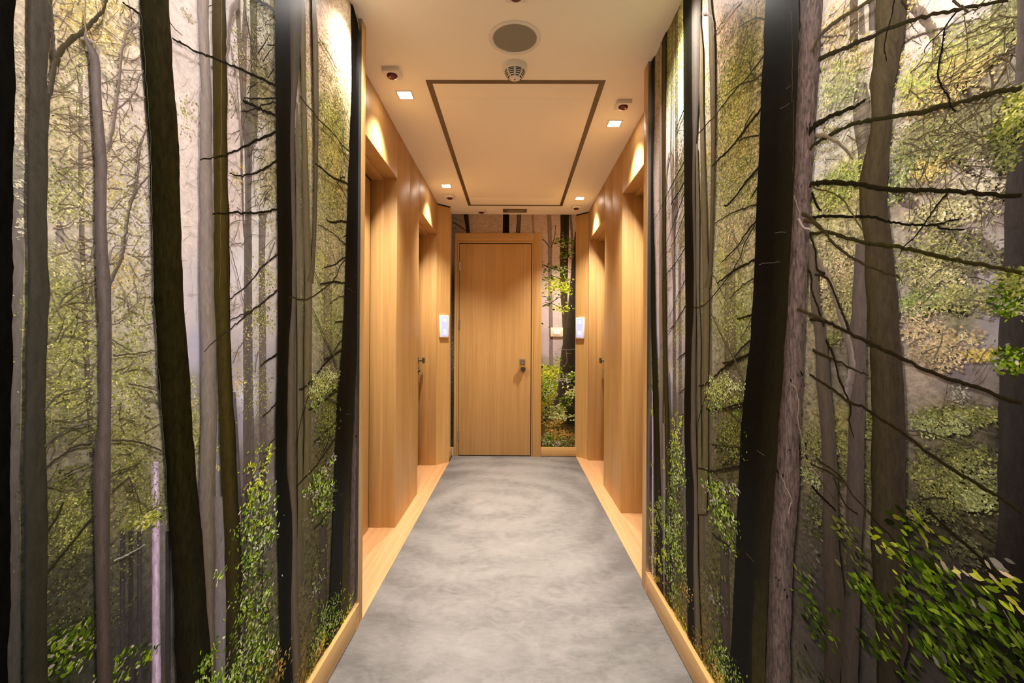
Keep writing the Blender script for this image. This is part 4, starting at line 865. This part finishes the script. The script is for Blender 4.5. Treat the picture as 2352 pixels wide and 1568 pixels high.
for a in ((2040,1245,10,10,14,P4B),(2058,1262,16,12,20,P4B),(2105,1200,18,14,24,P4B),(2085,1210,20,24,26,P4D),(2130,1290,26,26,40,P4),(2110,1300,20,20,26,P4),(2150,1320,24,24,36,P4D),(2160,1335,20,18,30,P4),(2000,1345,24,16,36,P4),(2020,1370,26,22,46,P4),(2045,1400,22,24,34,P4),(2030,1420,20,30,26,P4D),(2060,1500,26,30,40,P4),(2080,1530,24,24,30,P4D),(2090,1380,24,20,26,P4D),(2110,1395,24,20,34,P4),(2180,1400,24,24,40,P4),(2200,1420,20,24,40,P4),(2150,1440,30,30,40,P4D),(2180,1500,36,30,70,P4),
          (2230,1480,30,30,60,P4D),(2210,1530,30,30,60,P4D),(2260,1400,26,24,40,P4),(2240,1390,26,20,30,P4D),(2290,1430,30,30,50,P4D),(2320,1460,26,30,50,P4),(2300,1510,30,30,50,P4D),(2340,1530,20,30,40,P4D),(2250,1330,20,14,20,PO),(2280,1335,24,18,24,P4B),(2270,1300,20,20,18,PO),(2310,1385,12,10,12,P4B),(2330,1330,20,30,18,WHT),(2300,1420,30,40,14,WHT),(2160,1520,40,30,12,WHT),(1880,1410,14,14,30,P4),(1900,1425,16,16,30,P4),(1870,1460,16,40,40,P4D),(1855,1365,14,40,40,P4),(1860,1350,18,40,24,WHT),(1870,1300,16,30,30,WHT),(1860,1540,14,30,30,P4D),(1990,1500,16,40,30,P4D),(1945,1210,16,16,50,P2D),(1990,1290,14,20,40,P3)):
    LV(PR, *a[:4], int(a[4]*(.2 if a[5] in (PO, WHT) else .62)), .019, {id(P4): PN, id(P4D): PND}.get(id(a[5]), a[5]), tilt=-.32, spread=.3, clump=8, asp=.4, k=.6)
# the print runs on past the viewpoint on both walls
T(PL, [(-200,-160,24),(0,-150,23),(380,-150,20),(780,-155,17),(1180,-160,12),(1568,-165,8)], ((20,16,10),(12,10,7),(9,8,6)), ((20,18,10),(10,9,6),(7,6,5)), .7)
for side in (-1, 1):
    for k in range(13):
        u = (.32-k*.105-rng.uniform(0, .05)) if side < 0 else (2.62+k*.2+rng.uniform(0, .08))
        w = rng.uniform(.012, .045); c = [(96,84,72),(60,50,36),(24,20,12),(120,106,96)][k % 4]
        FP.trunk(lambda x, y: (x, -y), [(-HT, u-w, u+w), (-1.2, u-w+.01, u+w), (0., u-w-.01, u+w+.02)], g3(c), g3(tuple(int(v*.7) for v in c)))
        for z, pal in ((2.1,P1),(1.6,P2),(1.15,P2),(.7,P3),(.3,P4D)):
            LV(lambda x, y: (x, y), u+.06, z, .07, .28, 60, .012, pal)

UEND = 1.934; U0, U1 = .545, 2.50
SEG = [(-9, 2*U0-U1, None), (2*U0-U1, U0, U0), (U0, U1, None), (U1, 2*U1-U0, U1), (2*U1-U0, 9, None)]
o = FP.build('forest_mural', -1.0, UEND, .02, HT-.0005, lambda u, z, d: np.stack([np.full_like(u, XL)+.0002+d, u, z], 1), SEG)
tag(o, 'misty beech forest photo mural covering the left corridor wall', 'mural')
o = FP.build('forest_mural', BSUM-2.2185, 5.2, .02, HT-.0005, lambda u, z, d: np.stack([np.full_like(u, XR)-.0002-d, BSUM-u, z], 1), SEG)
tag(o, 'misty beech forest photo mural covering the right corridor wall', 'mural')

# end wall print (another part of the forest)
BP = Print()
CB = [(x, y, c) for x, y, c in [(1050,510,(140,124,112)),(1110,510,(178,156,138)),(1200,510,(184,162,144)),(1260,510,(190,166,150)),(1260,560,(196,174,156)),(1260,640,(198,176,164)),(1258,720,(196,178,172)),(1255,800,(178,162,160)),(1252,835,(150,138,120)),
      (1255,860,(142,140,40)),(1255,900,(136,128,34)),(1250,930,(110,100,36)),(1265,955,(60,56,24)),(1260,985,(84,68,32)),(1300,1000,(76,62,28)),(1280,1020,(62,64,30)),(1310,960,(24,26,14)),(1042,700,(70,56,34)),(1042,950,(60,52,22))]]
BP.ground(-.70, .66, .09, HT, 160, 260, CB, PB)
q5 = lambda x, y: PB(1020+x/4.61, 460+y/4.61)
q6 = lambda x, y: PB(1020+x/4.61, 760+y/4.61)
sc = 4.866/F/4.61
tr = lambda P, rows, a, b, t=.35: BP.trunk(P, rows, a, b, t)
tr(q5, [(130,1090,1135),(300,1095,1140),(500,1100,1145),(800,1100,1140),(1200,1110,1150),(1568,1112,1152),(1760,1115,1155)], g3((148,126,118)), g3((120,104,104)))
tr(q5, [(130,930,950),(420,940,960)], g3((160,138,122)), g3((160,138,122)))
tr(q5, [(130,205,255),(340,235,275),(500,240,290)], g3((52,44,36)), g3((46,40,32)))
tr(q5, [(130,622,692),(360,620,690)], ((40,34,20),(24,20,12),(34,29,20)), ((36,30,16),(22,19,11),(34,29,20)))
tr(q5, [(130,772,815),(250,768,812),(360,757,805)], ((60,52,46),(108,94,90),(66,56,50)), ((60,52,46),(100,86,82),(60,52,46)))
for pts, w in (([(90,230),(180,280),(235,325)],16),([(100,190),(160,210),(215,240)],7),([(90,300),(150,290),(220,310)],6),([(1045,410),(1090,460),(1115,500)],12),([(1135,500),(1170,380),(1180,260)],10)):
    BP.branch([q5(*p) for p in pts], w, w*.6, (76,64,54), sc)
tr(q5, [(130,1322,1345),(350,1340,1370),(600,1350,1370),(1000,1330,1360)], g3((116,100,96)), g3((110,96,90)))
tr(q5, [(130,1232,1325),(400,1230,1322),(700,1225,1312),(1000,1232,1305),(1250,1250,1315),(1700,1262,1330)], ((60,52,32),(44,38,24),(54,47,30)), ((84,72,54),(66,57,38),(56,50,34)))
tr(q5, [(330,1383,1410),(600,1360,1410),(900,1332,1410),(1200,1303,1410),(1384,1285,1410),(1584,1242,1410),(1784,1226,1410),(1984,1200,1410),(2084,1180,1410),(2170,1140,1410)], ((66,57,42),(44,37,25),(26,22,15)), ((62,54,44),(40,34,25),(24,21,16)), .5)
bl = lambda P, *a, **k: BP.leaves(P, *a, **k)
for x, y, rx, ry, n, pal in ((1290,430,70,50,120,P4D),(1200,440,40,24,40,P4D),(1270,600,50,50,60,P4D),(1330,560,30,60,50,P4D),(1230,735,110,24,90,P4),(1130,690,90,18,40,P4D),(1220,890,100,60,200,P4B),(1150,950,60,40,90,P4B),(1290,920,40,60,100,P4B),(1180,1040,60,30,40,P4D),(1070,690,30,18,26,P4D),(1060,830,24,36,36,P4D),(1120,800,50,40,40,P4D),(1070,1100,40,26,36,P4D),(1250,1140,60,28,70,P4B),(1080,1000,24,40,20,P4D),(1045,1330,10,20,10,P4D)):
    bl(q5, x, y, rx, ry, int(n*.62), .028, pal, tilt=-.1, spread=.5, clump=6)
for pts in ([(1030,680),(1180,730),(1340,760)],[(1100,1110),(1180,1050),(1260,1010)],[(1040,1120),(1130,1090),(1210,1130)],[(1130,790),(1230,830),(1330,850)]):
    BP.branch([q5(*p) for p in pts], 9, 5, (50,42,24), sc)
for x, y, rx, ry, n, pal, sz in ((1120,450,90,90,420,P4B,.022),(1100,580,80,90,420,P4,.022),(1060,700,60,60,160,P4D,.022),(1210,300,14,24,20,P4,.02),(1320,450,50,80,70,P4,.03),(1300,500,50,60,30,WHT,.03),(1330,640,50,50,70,P7,.032),(1320,740,50,60,60,P4D,.03),(1250,900,120,24,110,P7,.03),(1180,830,120,30,110,P7,.028),(1090,870,60,60,100,P3,.024),(1150,980,110,30,110,P6,.022),(1200,1110,180,70,520,P6,.022),(1130,1150,120,60,260,P4D,.022),(1300,1180,90,50,160,P3,.022),(1200,1190,170,40,60,WHT,.02),(80,300,30,600,160,P3,.02)):
    bl(q6, x, y, rx, ry, n, sz, pal, spread=.6, clump=8)
for pts in ([(1290,190),(1300,320),(1270,380)],[(1200,190),(1300,195),(1385,192)],[(1290,235),(1350,235)]):
    BP.branch([q6(*p) for p in pts], 4, 3, (120,112,92), sc)
o = BP.build('forest_mural', -.662, .66, .0905, HT-.0005, lambda u, z, d: np.stack([u, np.full_like(u, YB)-.0002-d, z], 1))
tag(o, 'forest photo mural around the door on the end wall', 'mural')

# ------------------------------------------------------------------ camera, world, view
cd = bpy.data.cameras.new('camera'); cd.sensor_width = 36.; cd.lens = 36.*F/2352.; cd.clip_start = .01
co = bpy.data.objects.new('camera', cd); COL.objects.link(co)
from mathutils import Matrix
R = Matrix(((_rt[0], _up[0], -_fw[0], 0.), (_rt[1], _up[1], -_fw[1], 0.), (_rt[2], _up[2], -_fw[2], EYE), (0, 0, 0, 1)))
co.matrix_world = R
scn.camera = co
w = bpy.data.worlds.new('world'); scn.world = w; w.use_nodes = True
w.node_tree.nodes['Background'].inputs[0].default_value = (.6, .55, .5, 1); w.node_tree.nodes['Background'].inputs[1].default_value = .02
vs = scn.view_settings
vs.view_transform = 'Standard'; vs.look = 'None'; vs.gamma = 1.; vs.use_curve_mapping = False; vs.exposure = 1.1
scn.cycles.max_bounces = 7; scn.cycles.diffuse_bounces = 5; scn.cycles.glossy_bounces = 3; scn.cycles.use_adaptive_sampling = True; scn.cycles.adaptive_threshold = .05; scn.cycles.adaptive_min_samples = 16; scn.cycles.sample_clamp_indirect = 6.
scn.cycles.use_denoising = True
